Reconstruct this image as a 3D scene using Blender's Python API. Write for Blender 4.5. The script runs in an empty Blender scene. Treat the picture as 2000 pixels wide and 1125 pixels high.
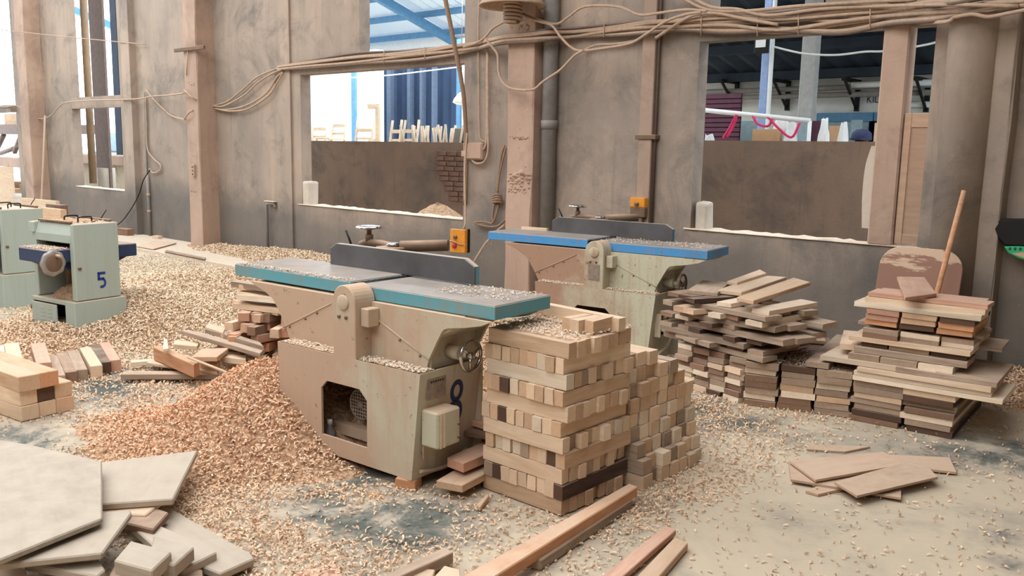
import bpy, math, random
import numpy as np
from mathutils import Vector, Matrix
R_ = random.Random(7)
D2R = math.pi / 180
SC = bpy.context.scene
COL = SC.collection

# ------------------------------------------------------------------ camera
F = 1720.0
PITCH, ROLL, YAW, HC = 8.93 * D2R, 1.10 * D2R, 41.67 * D2R, 1.5
fwd = Vector((-math.sin(YAW) * math.cos(PITCH), math.cos(YAW) * math.cos(PITCH), -math.sin(PITCH)))
rt0 = Vector((math.cos(YAW), math.sin(YAW), 0))
up0 = rt0.cross(fwd)
rt = rt0 * math.cos(ROLL) + up0 * math.sin(ROLL)
up = up0 * math.cos(ROLL) - rt0 * math.sin(ROLL)
CAMP = Vector((0, 0, HC))
cd = bpy.data.cameras.new('camera')
cam = bpy.data.objects.new('camera', cd)
COL.objects.link(cam)
m = Matrix((rt, up, -fwd)).transposed().to_4x4()
m.translation = CAMP
cam.matrix_world = m
cd.sensor_width = 36
cd.lens = 36 * F / 2000
cd.clip_end = 300
SC.camera = cam
SC.view_settings.view_transform = 'Standard'
SC.view_settings.look = 'None'
SC.view_settings.gamma = 1
SC.view_settings.use_curve_mapping = False
SC.view_settings.exposure = 0.0

# ------------------------------------------------------------------ sky and lights
W = bpy.data.worlds.new('sky')
SC.world = W
W.use_nodes = True
bg = W.node_tree.nodes['Background']
bg.inputs['Color'].default_value = (0.80, 0.90, 1.0, 1)
bg.inputs['Strength'].default_value = 4.6

def area(name, loc, rot, sx, sy, power, col):
    l = bpy.data.lights.new(name, 'AREA')
    l.shape = 'RECTANGLE'
    l.size, l.size_y, l.energy, l.color = sx, sy, power, col
    o = bpy.data.objects.new(name, l)
    o.location = loc
    o.rotation_euler = rot
    COL.objects.link(o)
    return o
area('skylight_panel', (-5.0, 1.5, 5.6), (0, 0, 0), 9, 5, 660, (0.98, 0.985, 1.0))
area('skylight_panel', (-14.0, 3.0, 5.7), (0, 0, 0), 8, 6, 720, (0.90, 0.95, 1.0))
area('skylight_panel', (-1.5, -4.0, 5.6), (0, 0, 0), 8, 4, 460, (0.98, 0.985, 1.0))
area('back_hall_fill', (-12.0, 12.3, 4.3), (0, 0, 0), 12, 2.5, 700, (0.88, 0.95, 1.0))  # unseen fill light added to brighten the hall behind
area('back_hall_fill', (-3.5, 12.6, 4.6), (0, 0, 0), 8, 3, 420, (0.92, 0.96, 1.0))  # another added fill, brightens the kiln side; no fixture there

# ------------------------------------------------------------------ helpers: where a picture ray meets a real plane
def ray(x, y):
    return rt * ((x - 1000) / F) + up * (-(y - 562.5) / F) + fwd
def onz(x, y, z=0.0):
    d = ray(x, y)
    return CAMP + d * ((z - HC) / d.z)
def ony(x, y, Y):
    d = ray(x, y)
    return CAMP + d * (Y / d.y)

def S(r, g, b):
    f = lambda c: (c / 255 / 12.92) if c <= 10 else ((c / 255 + 0.055) / 1.055) ** 2.4
    return (f(r), f(g), f(b), 1)

# ------------------------------------------------------------------ materials
class NT:
    def __init__(s, name):
        s.m = bpy.data.materials.new(name)
        s.m.use_nodes = True
        s.t = s.m.node_tree
        s.b = s.t.nodes['Principled BSDF']
        s.b.inputs['Roughness'].default_value = 0.85
        s.b.inputs['Specular IOR Level'].default_value = 0.25
    def n(s, typ, **k):
        x = s.t.nodes.new(typ)
        for a, v in k.items():
            if a.startswith('i_'):
                key = a[2:].replace('_', ' ')
                x.inputs[int(key) if key.isdigit() else key].default_value = v
            else:
                setattr(x, a, v)
        return x
    def l(s, a, b):
        s.t.links.new(a, b)
    def coord(s, scale=(1, 1, 1), kind='Object', loc=(0, 0, 0)):
        c = s.n('ShaderNodeTexCoord')
        mp = s.n('ShaderNodeMapping')
        mp.inputs['Scale'].default_value = scale
        mp.inputs['Location'].default_value = loc
        s.l(c.outputs[kind], mp.inputs[0])
        return mp.outputs[0]
    def pos(s, scale=(1, 1, 1), loc=(0, 0, 0)):
        c = s.n('ShaderNodeNewGeometry')
        mp = s.n('ShaderNodeMapping')
        mp.inputs['Scale'].default_value = scale
        mp.inputs['Location'].default_value = loc
        s.l(c.outputs['Position'], mp.inputs[0])
        return mp.outputs[0]
    def noise(s, vec, scale, detail=5, rough=0.6, dist=0.0):
        x = s.n('ShaderNodeTexNoise')
        x.inputs['Scale'].default_value = scale
        x.inputs['Detail'].default_value = detail
        x.inputs['Roughness'].default_value = rough
        x.inputs['Distortion'].default_value = dist
        s.l(vec, x.inputs['Vector'])
        return x.outputs['Fac']
    def ramp(s, fac, *stops):
        r = s.n('ShaderNodeValToRGB')
        e = r.color_ramp.elements
        while len(e) < len(stops):
            e.new(0.5)
        for el, (p, c) in zip(e, stops):
            el.position = p
            el.color = c if not isinstance(c, (int, float)) else (c, c, c, 1)
        s.l(fac, r.inputs[0])
        return r.outputs[0]
    def mix(s, fac, a, b, mode='MIX'):
        x = s.n('ShaderNodeMix', data_type='RGBA', blend_type=mode)
        for sock, v in ((x.inputs[0], fac), (x.inputs[6], a), (x.inputs[7], b)):
            if isinstance(v, (int, float)):
                sock.default_value = v
            elif isinstance(v, tuple):
                sock.default_value = v
            else:
                s.l(v, sock)
        return x.outputs[2]
    def math(s, op, a, b=0.0, clamp=False):
        x = s.n('ShaderNodeMath', operation=op, use_clamp=clamp)
        for sock, v in ((x.inputs[0], a), (x.inputs[1], b)):
            if isinstance(v, (int, float)):
                sock.default_value = v
            else:
                s.l(v, sock)
        return x.outputs[0]
    def sep(s, vec):
        x = s.n('ShaderNodeSeparateXYZ')
        s.l(vec, x.inputs[0])
        return x.outputs
    def bump(s, h, strength=0.3, dist=0.01):
        b = s.n('ShaderNodeBump')
        b.inputs['Strength'].default_value = strength
        b.inputs['Distance'].default_value = dist
        s.l(h, b.inputs['Height'])
        s.l(b.outputs[0], s.b.inputs['Normal'])
    def out(s, col):
        if isinstance(col, tuple):
            s.b.inputs['Base Color'].default_value = col
        else:
            s.l(col, s.b.inputs['Base Color'])
        return s.m
    def topmask(s, lo=0.6, hi=0.95):
        g = s.n('ShaderNodeNewGeometry')
        z = s.sep(g.outputs['Normal'])[2]
        mr = s.n('ShaderNodeMapRange')
        mr.inputs[1].default_value, mr.inputs[2].default_value = lo, hi
        s.l(z, mr.inputs[0])
        return mr.outputs[0]

def wood(name, c1, c2, dust=0.35, endc=None, dustc=S(196, 172, 150)):
    t = NT(name)
    v = t.coord((1.2, 9, 9))
    oi = t.n('ShaderNodeObjectInfo')
    add = t.n('ShaderNodeVectorMath', operation='ADD')
    sc = t.n('ShaderNodeVectorMath', operation='SCALE')
    comb = t.n('ShaderNodeCombineXYZ')
    for i in range(3):
        t.l(oi.outputs['Random'], comb.inputs[i])
    t.l(comb.outputs[0], sc.inputs[0])
    sc.inputs['Scale'].default_value = 37.0
    t.l(v, add.inputs[0])
    t.l(sc.outputs[0], add.inputs[1])
    vv = add.outputs[0]
    g = t.noise(vv, 3.0, 6, 0.65, 0.6)
    col = t.ramp(g, (0.3, c2), (0.66, c1))
    blot = t.noise(vv, 0.55, 3, 0.5)
    col = t.mix(t.ramp(blot, (0.42, 0.0), (0.75, 0.45)), col, c2)
    # sawn ends
    tc = t.n('ShaderNodeTexCoord')
    nx = t.math('ABSOLUTE', t.sep(tc.outputs['Normal'])[0])
    endm = t.math('GREATER_THAN', nx, 0.9)
    ec = endc or tuple(0.86 * a + 0.14 * b for a, b in zip(c2, S(205, 140, 90)))
    eg = t.noise(t.coord((1, 1, 1)), 60, 3, 0.7)
    ecol = t.mix(eg, ec, c1)
    col = t.mix(t.math('MULTIPLY', endm, 0.75), col, ecol)
    hs = t.n('ShaderNodeHueSaturation')
    t.l(col, hs.inputs['Color'])
    mr = t.n('ShaderNodeMapRange')
    mr.inputs[3].default_value, mr.inputs[4].default_value = 0.84, 1.12
    t.l(oi.outputs['Random'], mr.inputs[0])
    t.l(mr.outputs[0], hs.inputs['Value'])
    dm = t.math('MULTIPLY', t.topmask(), t.ramp(t.noise(t.pos(), 9, 4), (0.3, dust * 0.5), (0.7, min(1, dust * 1.7))))
    col = t.mix(dm, hs.outputs[0], dustc)
    t.bump(g, 0.25, 0.004)
    return t.out(col)

def plain(name, c, rough=0.8, metal=0.0, dust=0.0, var=0.12, scale=12, dustc=S(178, 150, 126)):
    t = NT(name)
    t.b.inputs['Roughness'].default_value = rough
    t.b.inputs['Metallic'].default_value = metal
    n = t.noise(t.coord(), scale, 5)
    dk = tuple(x * (1 - var * 2) for x in c[:3]) + (1,)
    col = t.ramp(n, (0.3, dk), (0.7, c))
    if dust:
        dm = t.math('MULTIPLY', t.topmask(0.2, 0.9), t.ramp(t.noise(t.pos(), 7, 4), (0.3, dust * .6), (0.65, min(1, dust * 1.5))))
        col = t.mix(dm, col, dustc)
    return t.out(col)

def paint(name, c, dustc, amount=0.5, rust=S(95, 60, 40), chip=0.62, bias=None, streaks=0.55):
    """old enamel with settled wood dust, streaks and rust"""
    t = NT(name)
    t.b.inputs['Roughness'].default_value = 0.65
    v = t.pos()
    big = t.noise(v, 2.1, 7, 0.68, 0.4)
    fac = big
    if bias is not None:                     # dust lies thicker towards one end of the machine
        x = t.sep(t.coord())[0]
        mr = t.n('ShaderNodeMapRange')
        mr.inputs[1].default_value, mr.inputs[2].default_value = bias
        t.l(x, mr.inputs[0])
        fac = t.math('ADD', t.math('MULTIPLY', big, 0.75), t.math('MULTIPLY', mr.outputs[0], 0.32))
    d = t.ramp(fac, (0.62 - amount * 0.5, 0.0), (0.82 - amount * 0.5, 0.9))
    streak = t.noise(t.pos((22, 22, 1.6)), 1.0, 4, 0.6)
    base = t.mix(t.ramp(streak, (0.5, 0.0), (0.78, streaks)), c, S(150, 118, 84))
    col = t.mix(d, base, dustc)
    fine = t.noise(v, 26, 6, 0.7)
    col = t.mix(t.ramp(fine, (chip, 0.0), (chip + 0.06, 0.75)), col, rust)
    col = t.mix(t.ramp(t.noise(v, 60, 4, .6), (0.56, 0.0), (0.72, 0.4)), col, dustc)
    dm = t.math('MULTIPLY', t.topmask(0.3, 0.9), 0.8)
    col = t.mix(dm, col, S(196, 166, 138))
    t.bump(fine, 0.08, 0.003)
    return t.out(col)

def plaster(name, ca, cb, cc, dark, low=True, zlow=0.85):
    t = NT(name)
    v = t.pos()
    a = t.noise(v, 0.55, 6, 0.62, 0.4)
    b = t.noise(t.pos((3.2, 3.2, 0.5)), 1.0, 6, 0.65)
    col = t.ramp(a, (0.32, cb), (0.5, ca), (0.68, cc))
    col = t.mix(t.ramp(b, (0.42, 0.0), (0.72, 0.55)), col, cb)
    bl = t.noise(v, 1.5, 9, 0.72, 0.5)
    col = t.mix(t.ramp(bl, (0.50, 0.0), (0.66, 0.65)), col, dark)
    li = t.noise(t.pos((1, 1, 1), (5, 3, 9)), 2.6, 9, 0.75, 0.4)
    col = t.mix(t.ramp(li, (0.54, 0.0), (0.72, 0.5)), col, cc)
    dr = t.noise(t.pos((9, 9, 0.7)), 1.0, 5, 0.7)
    col = t.mix(t.ramp(dr, (0.56, 0.0), (0.70, 0.35)), col, dark)
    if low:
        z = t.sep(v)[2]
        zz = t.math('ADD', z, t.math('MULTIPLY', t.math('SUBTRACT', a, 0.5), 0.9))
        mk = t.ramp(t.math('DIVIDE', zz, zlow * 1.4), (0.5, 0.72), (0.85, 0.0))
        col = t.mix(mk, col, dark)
    sp = t.noise(v, 34, 4, 0.7)
    col = t.mix(t.ramp(sp, (0.66, 0.0), (0.74, 0.35)), col, S(205, 190, 175))
    t.bump(t.math('ADD', t.math('MULTIPLY', sp, 0.5), bl), 0.35, 0.012)
    return t.out(col)

M = {}
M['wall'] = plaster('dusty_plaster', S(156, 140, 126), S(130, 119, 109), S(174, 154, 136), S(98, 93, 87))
M['wall_far'] = plaster('brown_plaster', S(136, 114, 98), S(118, 102, 92), S(150, 126, 106), S(92, 82, 76), False)
M['pillar'] = plaster('pinkish_concrete', S(178, 150, 131), S(162, 137, 120), S(188, 162, 142), S(138, 114, 100), False)
M['roof'] = plain('roof_panel', S(120, 115, 110))
M['pale'] = wood('pale_wood', S(224, 200, 172), S(202, 172, 142))
M['white'] = wood('whitish_wood', S(232, 216, 194), S(206, 184, 156))
M['tan'] = wood('tan_wood', S(208, 178, 148), S(180, 146, 116))
M['orange'] = wood('orange_wood', S(206, 158, 120), S(174, 122, 86))
M['pink'] = wood('pinkish_wood', S(206, 164, 140), S(178, 130, 108))
M['grey'] = wood('weathered_wood', S(176, 156, 136), S(134, 114, 96))
M['brown'] = wood('brown_wood', S(146, 118, 98), S(108, 84, 68))
M['dark'] = wood('dark_wood', S(92, 72, 60), S(58, 46, 42), dust=0.3)
M['slab'] = wood('dusty_slab_wood', S(176, 163, 146), S(156, 142, 126), dust=0.6, dustc=S(178, 166, 150))
M['ply'] = wood('thin_board_wood', S(194, 164, 138), S(166, 138, 114), dust=0.6, dustc=S(196, 172, 150))
TONES = {'pale': 'pale', 'white': 'whitish', 'tan': 'tan', 'orange': 'orange brown', 'pink': 'pinkish', 'grey': 'grey weathered', 'brown': 'brown', 'dark': 'dark'}
M['steel'] = plain('machined_steel', S(120, 120, 122), 0.42, 0.75, dust=0.0, var=0.2, scale=3)
M['tabletop'] = plain('worn_table_steel', S(150, 150, 152), 0.40, 0.25, dust=0.5, var=0.2, scale=5, dustc=S(180, 164, 148))
M['wheelmetal'] = plain('worn_handwheel_metal', S(172, 166, 160), 0.45, 0.35, var=.2)
M['doorwood'] = wood('dusty_door_wood', S(182, 152, 128), S(166, 136, 114), dust=0.8)
M['orange_dusty'] = wood('dusty_orange_wood', S(206, 158, 120), S(174, 122, 86), dust=0.75, dustc=S(206, 180, 156))
M['chrome'] = plain('chrome', S(205, 200, 195), 0.2, 1.0, var=0.2)
M['black'] = plain('black_metal', S(30, 28, 27), 0.6)
M['iron'] = plain('dusty_cast_iron', S(120, 98, 80), 0.85, 0.0, dust=0.8)
M['cable'] = plain('dusty_cable', S(186, 160, 138), 0.9, dust=0.5, scale=30)
M['cable_dark'] = plain('dark_cable', S(112, 96, 86), 0.9, dust=0.4, scale=30)
M['teal'] = paint('teal_paint', S(92, 152, 164), S(140, 138, 124), 0.15, S(30, 34, 44), 0.68)
M['blue'] = paint('blue_paint', S(74, 142, 194), S(112, 112, 108), 0.16, S(30, 34, 44), 0.66)
M['machine'] = paint('old_green_enamel', S(188, 184, 162), S(184, 155, 132), 0.47, bias=(-0.1, -1.1), chip=0.63)
M['machine_b'] = paint('old_green_enamel_worn', S(190, 188, 164), S(158, 122, 100), 0.40, bias=(-0.5, -1.1))
M['planer'] = paint('pale_green_enamel', S(168, 180, 170), S(170, 168, 152), 0.05, chip=0.68, streaks=0.15)
M['navy'] = plain('navy_paint', S(52, 66, 96), 0.6, dust=0.7)
M['numblue'] = plain('blue_marking', S(38, 66, 140), 0.8)
M['numdark'] = plain('dark_blue_marking', S(58, 64, 92), 0.8)
M['yellow'] = plain('orange_plastic', S(226, 150, 52), 0.6, dust=0.3)
M['red'] = plain('red_plastic', S(196, 62, 60), 0.5)
M['bluesteel'] = plain('blue_steel', S(96, 146, 188), 0.6)
M['whitepaint'] = plain('white_paint', S(232, 234, 232), 0.7, var=0.05)
M['plate'] = plain('worn_metal_plate', S(158, 142, 126), 0.7, 0.2, var=0.2, scale=30)
M['glow'] = None

# ------------------------------------------------------------------ mesh helpers
import bmesh
class MB:
    def __init__(s):
        s.v, s.f, s.m, s.sm = [], [], [], []
    def face(s, idx, m=0, sm=False):
        s.f.append(idx); s.m.append(m); s.sm.append(sm)
    def box(s, x0, x1, y0, y1, z0, z1, m=0, j=0.0):
        b = len(s.v)
        for z in (z0, z1):
            for x, y in ((x0, y0), (x1, y0), (x1, y1), (x0, y1)):
                s.v.append((x + R_.uniform(-j, j), y + R_.uniform(-j, j), z + R_.uniform(-j, j)))
        for q in ((0, 3, 2, 1), (4, 5, 6, 7), (0, 1, 5, 4), (1, 2, 6, 5), (2, 3, 7, 6), (3, 0, 4, 7)):
            s.face([b + i for i in q], m)
        return s
    def prism(s, poly, ax, a0, a1, m=0, mtop=None):
        """poly in the two other axes (in order xyz without ax), extruded along ax"""
        n = len(poly)
        b = len(s.v)
        def P(p, a):
            return {'x': (a, p[0], p[1]), 'y': (p[0], a, p[1]), 'z': (p[0], p[1], a)}[ax]
        area = sum(poly[i][0] * poly[(i + 1) % n][1] - poly[(i + 1) % n][0] * poly[i][1] for i in range(n))
        if (area < 0) != (ax == 'y'):
            poly = poly[::-1]
        for a in (a0, a1):
            for p in poly:
                s.v.append(P(p, a))
        if a1 < a0:
            pass
        s.face([b + i for i in range(n)][::-1], m)
        s.face([b + n + i for i in range(n)], m if mtop is None else mtop)
        for i in range(n):
            k = (i + 1) % n
            s.face([b + i, b + k, b + n + k, b + n + i], m)
        return s
    def tube(s, pts, r, n=6, m=0, caps=True, r1=None):
        pts = [Vector(p) for p in pts]
        b = len(s.v)
        N = len(pts)
        prev = None
        for i, p in enumerate(pts):
            t = (pts[min(i + 1, N - 1)] - pts[max(i - 1, 0)]).normalized()
            if prev is None:
                a = t.orthogonal().normalized()
            else:
                a = (prev - t * prev.dot(t)).normalized()
            prev = a
            c = t.cross(a)
            rr = r if r1 is None else r + (r1 - r) * i / (N - 1)
            for k in range(n):
                an = 2 * math.pi * k / n
                s.v.append(tuple(p + (a * math.cos(an) + c * math.sin(an)) * rr))
        for i in range(N - 1):
            for k in range(n):
                q = (k + 1) % n
                s.face([b + i * n + k, b + i * n + q, b + (i + 1) * n + q, b + (i + 1) * n + k], m, True)
        if caps:
            s.face([b + k for k in range(n)][::-1], m)
            s.face([b + (N - 1) * n + k for k in range(n)], m)
        return s
    def cyl(s, p0, p1, r, n=16, m=0, r1=None):
        return s.tube([p0, p1], r, n, m, True, r1)
    def lathe(s, prof, c, axis='z', n=24, m=0, smooth=True):
        """prof: (radius, height) pairs about axis through c"""
        b = len(s.v)
        c = Vector(c)
        ax = {'x': (Vector((0, 1, 0)), Vector((0, 0, 1)), Vector((1, 0, 0))), 'y': (Vector((0, 0, 1)), Vector((1, 0, 0)), Vector((0, 1, 0))), 'z': (Vector((1, 0, 0)), Vector((0, 1, 0)), Vector((0, 0, 1)))}[axis]
        for r, h in prof:
            for k in range(n):
                an = 2 * math.pi * k / n
                s.v.append(tuple(c + ax[0] * (r * math.cos(an)) + ax[1] * (r * math.sin(an)) + ax[2] * h))
        for i in range(len(prof) - 1):
            for k in range(n):
                q = (k + 1) % n
                s.face([b + i * n + k, b + i * n + q, b + (i + 1) * n + q, b + (i + 1) * n + k], m, smooth)
        return s
    def torus(s, c, R, r, axis='z', n=24, k=8, m=0, tilt=None):
        b = len(s.v)
        c = Vector(c)
        for i in range(n):
            a = 2 * math.pi * i / n
            for j in range(k):
                q = 2 * math.pi * j / k
                rr = R + r * math.cos(q)
                p = (rr * math.cos(a), rr * math.sin(a), r * math.sin(q))
                p = {'z': p, 'x': (p[2], p[0], p[1]), 'y': (p[1], p[2], p[0])}[axis]
                s.v.append(tuple(c + Vector(p)))
        for i in range(n):
            for j in range(k):
                i2, j2 = (i + 1) % n, (j + 1) % k
                s.face([b + i * k + j, b + i2 * k + j, b + i2 * k + j2, b + i * k + j2], m, True)
        return s
    def build(s, name, mats, parent=None, loc=(0, 0, 0), rz=0.0, bevel=0.0, seg=1):
        me = bpy.data.meshes.new(name)
        me.from_pydata([tuple(v) for v in s.v], [], s.f)
        if not isinstance(mats, (list, tuple)):
            mats = [mats]
        for q in mats:
            me.materials.append(q)
        me.polygons.foreach_set('material_index', s.m)
        me.polygons.foreach_set('use_smooth', s.sm)
        bm = bmesh.new()
        bm.from_mesh(me)
        bmesh.ops.recalc_face_normals(bm, faces=bm.faces)
        if bevel:
            ed = [e for e in bm.edges if len(e.link_faces) == 2 and e.calc_face_angle(0) > 0.6]
            bmesh.ops.bevel(bm, geom=ed, offset=bevel, segments=seg, affect='EDGES', profile=0.5, clamp_overlap=True)
        bm.to_mesh(me)
        bm.free()
        me.update()
        o = bpy.data.objects.new(name, me)
        COL.objects.link(o)
        o.location = loc
        o.rotation_euler = (0, 0, rz)
        if parent:
            o.parent = parent
        return o

LABELS = set()
def tag(o, label, cat, group=None, kind=None):
    o['label'] = label
    o['category'] = cat
    if group:
        o['group'] = group
    if kind:
        o['kind'] = kind
    return o
def empty(name, loc, rz=0.0):
    o = bpy.data.objects.new(name, None)
    o.empty_display_size = 0.1
    COL.objects.link(o)
    o.location = loc
    o.rotation_euler = (0, 0, rz)
    return o
def struct(o):
    o['kind'] = 'structure'
    return o
def smooth(pts, k=6):
    """Catmull-Rom through the points"""
    P = [Vector(p) for p in pts]
    P = [P[0] * 2 - P[1]] + P + [P[-1] * 2 - P[-2]]
    out = []
    for i in range(1, len(P) - 2):
        for j in range(k):
            t = j / k
            a, b, c, d = P[i - 1], P[i], P[i + 1], P[i + 2]
            out.append(0.5 * ((2 * b) + (c - a) * t + (2 * a - 5 * b + 4 * c - d) * t * t + (3 * b - a - 3 * c + d) * t ** 3))
    out.append(P[-2])
    return out

def board(name, c, size, mat, rz=0.0, label=None, cat=None, group=None, tilt=(0, 0), j=0.0015, bevel=0.0, grain='x'):
    """a sawn piece: c = middle of its underside, size = (length, width, thickness), length along local x"""
    b = MB()
    l, w, h = size
    b.box(-l / 2, l / 2, -w / 2, w / 2, 0, h, 0, j)
    o = b.build(name, mat, None, c, rz, bevel)
    o.rotation_euler = (tilt[0], tilt[1], rz)
    if label:
        tag(o, label, cat, group)
    return o

def slab(name, poly, ztop, th, mat, label=None, cat='board', group=None, bevel=0.003, tz=None, along=None):
    """a board whose upper outline (picture points on its own level, or world points) is cut to shape; lies at height ztop"""
    pts = []
    for i, p in enumerate(poly):
        z = ztop if tz is None else tz[i]
        pts.append(onz(p[0], p[1], z) if len(p) == 2 else Vector(p))
    c = sum(pts, Vector()) / len(pts)
    k = max(range(len(pts)), key=lambda i: (pts[(i + 1) % len(pts)] - pts[i]).length) if along is None else along
    d = pts[(k + 1) % len(pts)] - pts[k]
    a = math.atan2(d.y, d.x)
    ca, sa = math.cos(-a), math.sin(-a)
    loc = [((p.x - c.x) * ca - (p.y - c.y) * sa, (p.x - c.x) * sa + (p.y - c.y) * ca, p.z - c.z) for p in pts]
    n = len(loc)
    b = MB()
    b.v = [(x, y, z) for x, y, z in loc] + [(x, y, z - th) for x, y, z in loc]
    b.face(list(range(n)))
    b.face(list(range(n, 2 * n))[::-1])
    for i in range(n):
        q = (i + 1) % n
        b.face([i, i + n, q + n, q])
    o = b.build(name, mat, None, c, a, bevel)
    if label:
        tag(o, label, cat, group)
    return o

ORD = ['first', 'second', 'third', 'fourth', 'fifth', 'sixth', 'seventh', 'eighth', 'ninth', 'tenth', 'eleventh', 'twelfth', 'thirteenth', 'fourteenth', 'fifteenth', 'sixteenth']

# ------------------------------------------------------------------ the hall
WY, WT = 6.55, 0.15
def wx(px, py, Y=WY):
    return ony(px, py, Y).x
def wz(px, py, Y=WY):
    return ony(px, py, Y).z

# concrete floor with blown dust; bare dark patches where it was swept or wetted
def floor_mat():
    t = NT('dusty_concrete_floor')
    v = t.pos()
    a = t.noise(v, 0.9, 8, 0.66, 0.7)
    b = t.noise(v, 4.5, 7, 0.7)
    x = t.math('ADD', t.math('MULTIPLY', a, 0.7), t.math('MULTIPLY', b, 0.34))
    spots = None
    for px, py, r in ((700, 1035, .30), (800, 1000, .24), (620, 1000, .26), (690, 930, .2), (820, 1035, .2), (1370, 800, .22), (1440, 835, .25), (1940, 1050, .07), (1960, 1095, .06), (210, 760, .25), (310, 740, .2), (70, 860, .3), (1960, 900, .35)):
        p = onz(px, py)
        d = t.n('ShaderNodeVectorMath', operation='DISTANCE')
        t.l(v, d.inputs[0])
        d.inputs[1].default_value = p
        q = t.math('MULTIPLY', t.math('SUBTRACT', 1.0, t.math('DIVIDE', d.outputs['Value'], r * 1.9), True), 0.30)
        spots = q if spots is None else t.math('MAXIMUM', spots, q)
    e = t.ramp(t.noise(v, 3.2, 8, .72, .6), (.38, .15), (.6, 1.0))
    x = t.math('SUBTRACT', x, t.math('MULTIPLY', spots, e))
    col = t.ramp(x, (0.27, S(86, 90, 84)), (0.35, S(116, 115, 106)), (0.42, S(160, 150, 135)), (0.54, S(188, 174, 152)), (0.72, S(198, 182, 158)))
    fine = t.noise(v, 55, 5, 0.75)
    col = t.mix(t.ramp(fine, (0.58, 0.0), (0.72, 0.4)), col, S(212, 188, 158))
    sc = t.noise(t.pos((2.0, 7.0, 1)), 3.0, 5, 0.6)
    col = t.mix(t.ramp(sc, (0.66, 0.0), (0.71, 0.7)), col, S(84, 84, 78))
    t.bump(fine, 0.2, 0.004)
    t.b.inputs['Roughness'].default_value = 0.9
    t.b.inputs['Specular IOR Level'].default_value = 0.1
    return t.out(col)
M['floor'] = floor_mat()
struct(MB().box(-26, 6, -9, 24, -0.2, 0, 0).build('floor', M['floor']))

b = MB()
def seg(x0, x1, z0, z1, y0=WY, y1=WY + WT):
    b.box(x0, x1, y0, y1, z0, z1)
XO = wx(30, 200)                       # left end of the wall
W1 = (wx(142, 250), wx(238, 250))
W2 = (wx(588, 250), wx(906, 250))
W2u = (wx(702, 50), wx(922, 50))
W3 = (wx(1358, 250), wx(1829, 60))
W3u = (wx(1389, 10), wx(1612, 10))
ZT = 6.0
z1a, z1b = wz(200, 369), wz(200, 210)
z1c = wz(190, 188)
s2, l2 = wz(740, 414), wz(740, 135)
h2 = wz(800, 96)
s3, l3 = wz(1560, 466), wz(1560, 67)
h3 = wz(1500, 20)
seg(XO, W1[0], 0, ZT); 
seg(W1[0], W1[1], 0, z1a); seg(W1[0], W1[1], z1b, z1c); seg(W1[0], W1[1], 4.3, ZT)
seg(W1[1], W2[0], 0, ZT)
seg(W2[0], W2[1], 0, s2); seg(W2[0], W2[1], l2, h2)
seg(W2[0], W2u[0], h2, ZT); seg(W2u[0], W2u[1], 4.6, ZT)
seg(W2[1], W2u[1], h2, 4.6) if W2[1] < W2u[1] else None
seg(max(W2[1], W2u[1]), W3[0], 0, ZT)
seg(W2[1], max(W2[1], W2u[1]), 0, h2) if W2[1] < W2u[1] else None
seg(W3[0], W3[1], 0, s3); seg(W3[0], W3[1], l3, h3)
seg(W3[0], W3u[0], h3, ZT); seg(W3u[1], W3[1], h3, ZT); seg(W3u[0], W3u[1], 4.6, ZT)
seg(W3[1], 6, 0, ZT)
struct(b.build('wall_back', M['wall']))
# raised left bay of the wall (with the two small openings) stands a little proud
pr = 0.0
b = MB()
xb = wx(262, 50)
seg(wx(246, 50), xb, 0, ZT, WY - .10, WY)
struct(b.build('trim_1', M['wall']))
def pillar(name, X0, X1, Yf, mat, z=ZT, n=14):
    """cast column with a rough surface: rows of slightly uneven rings"""
    bb = MB()
    rr = random.Random(int(name.split('_')[1]))
    ring = []
    for i in range(n + 1):
        zz = z * i / n
        q = [len(bb.v) + k for k in range(6)]
        c = 0.012
        for x, y in ((X0, WY), (X0, Yf + c), (X0 + c, Yf), (X1 - c, Yf), (X1, Yf + c), (X1, WY)):
            bb.v.append((x + rr.uniform(-.006, .006), y + rr.uniform(-.006, .006), zz))
        ring.append(q)
    for i in range(n):
        for k in range(5):
            bb.face([ring[i][k], ring[i][k + 1], ring[i + 1][k + 1], ring[i + 1][k]])
    bb.face(ring[n])
    return struct(bb.build(name, mat))
random.seed(3)
pillar('trim_2', -5.76, -5.434, 6.349, M['pillar'])
pillar('trim_3', -11.74, -11.40, 6.28, M['pillar'])
pillar('trim_4', -17.79, -17.38, 6.265, M['pillar'])
pillar('trim_5', wx(1900, 300, 6.4) + .0, wx(1928, 676, 6.4), 6.4, M['wall'])
# thin rendered strip left of the middle opening
struct(MB().box(wx(543, 300), wx(572, 300), WY - .025, WY, 0, ZT).build('trim_6', M['wall']))
# concrete post standing in the right opening
struct(MB().box(wx(1727, 62), wx(1779, 60), WY - .01, WY + WT, s3, l3 + .02).build('trim_7', M['pillar'], bevel=.012))
# round column
xc = wx(1880, 300, 6.42)
c = MB()
c.cyl((-0.0, 0, 0), (0, 0, ZT), 0.165, 28)
o = struct(c.build('trim_8', M['wall'], None, (xc + .0, 6.47, 0)))
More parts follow.
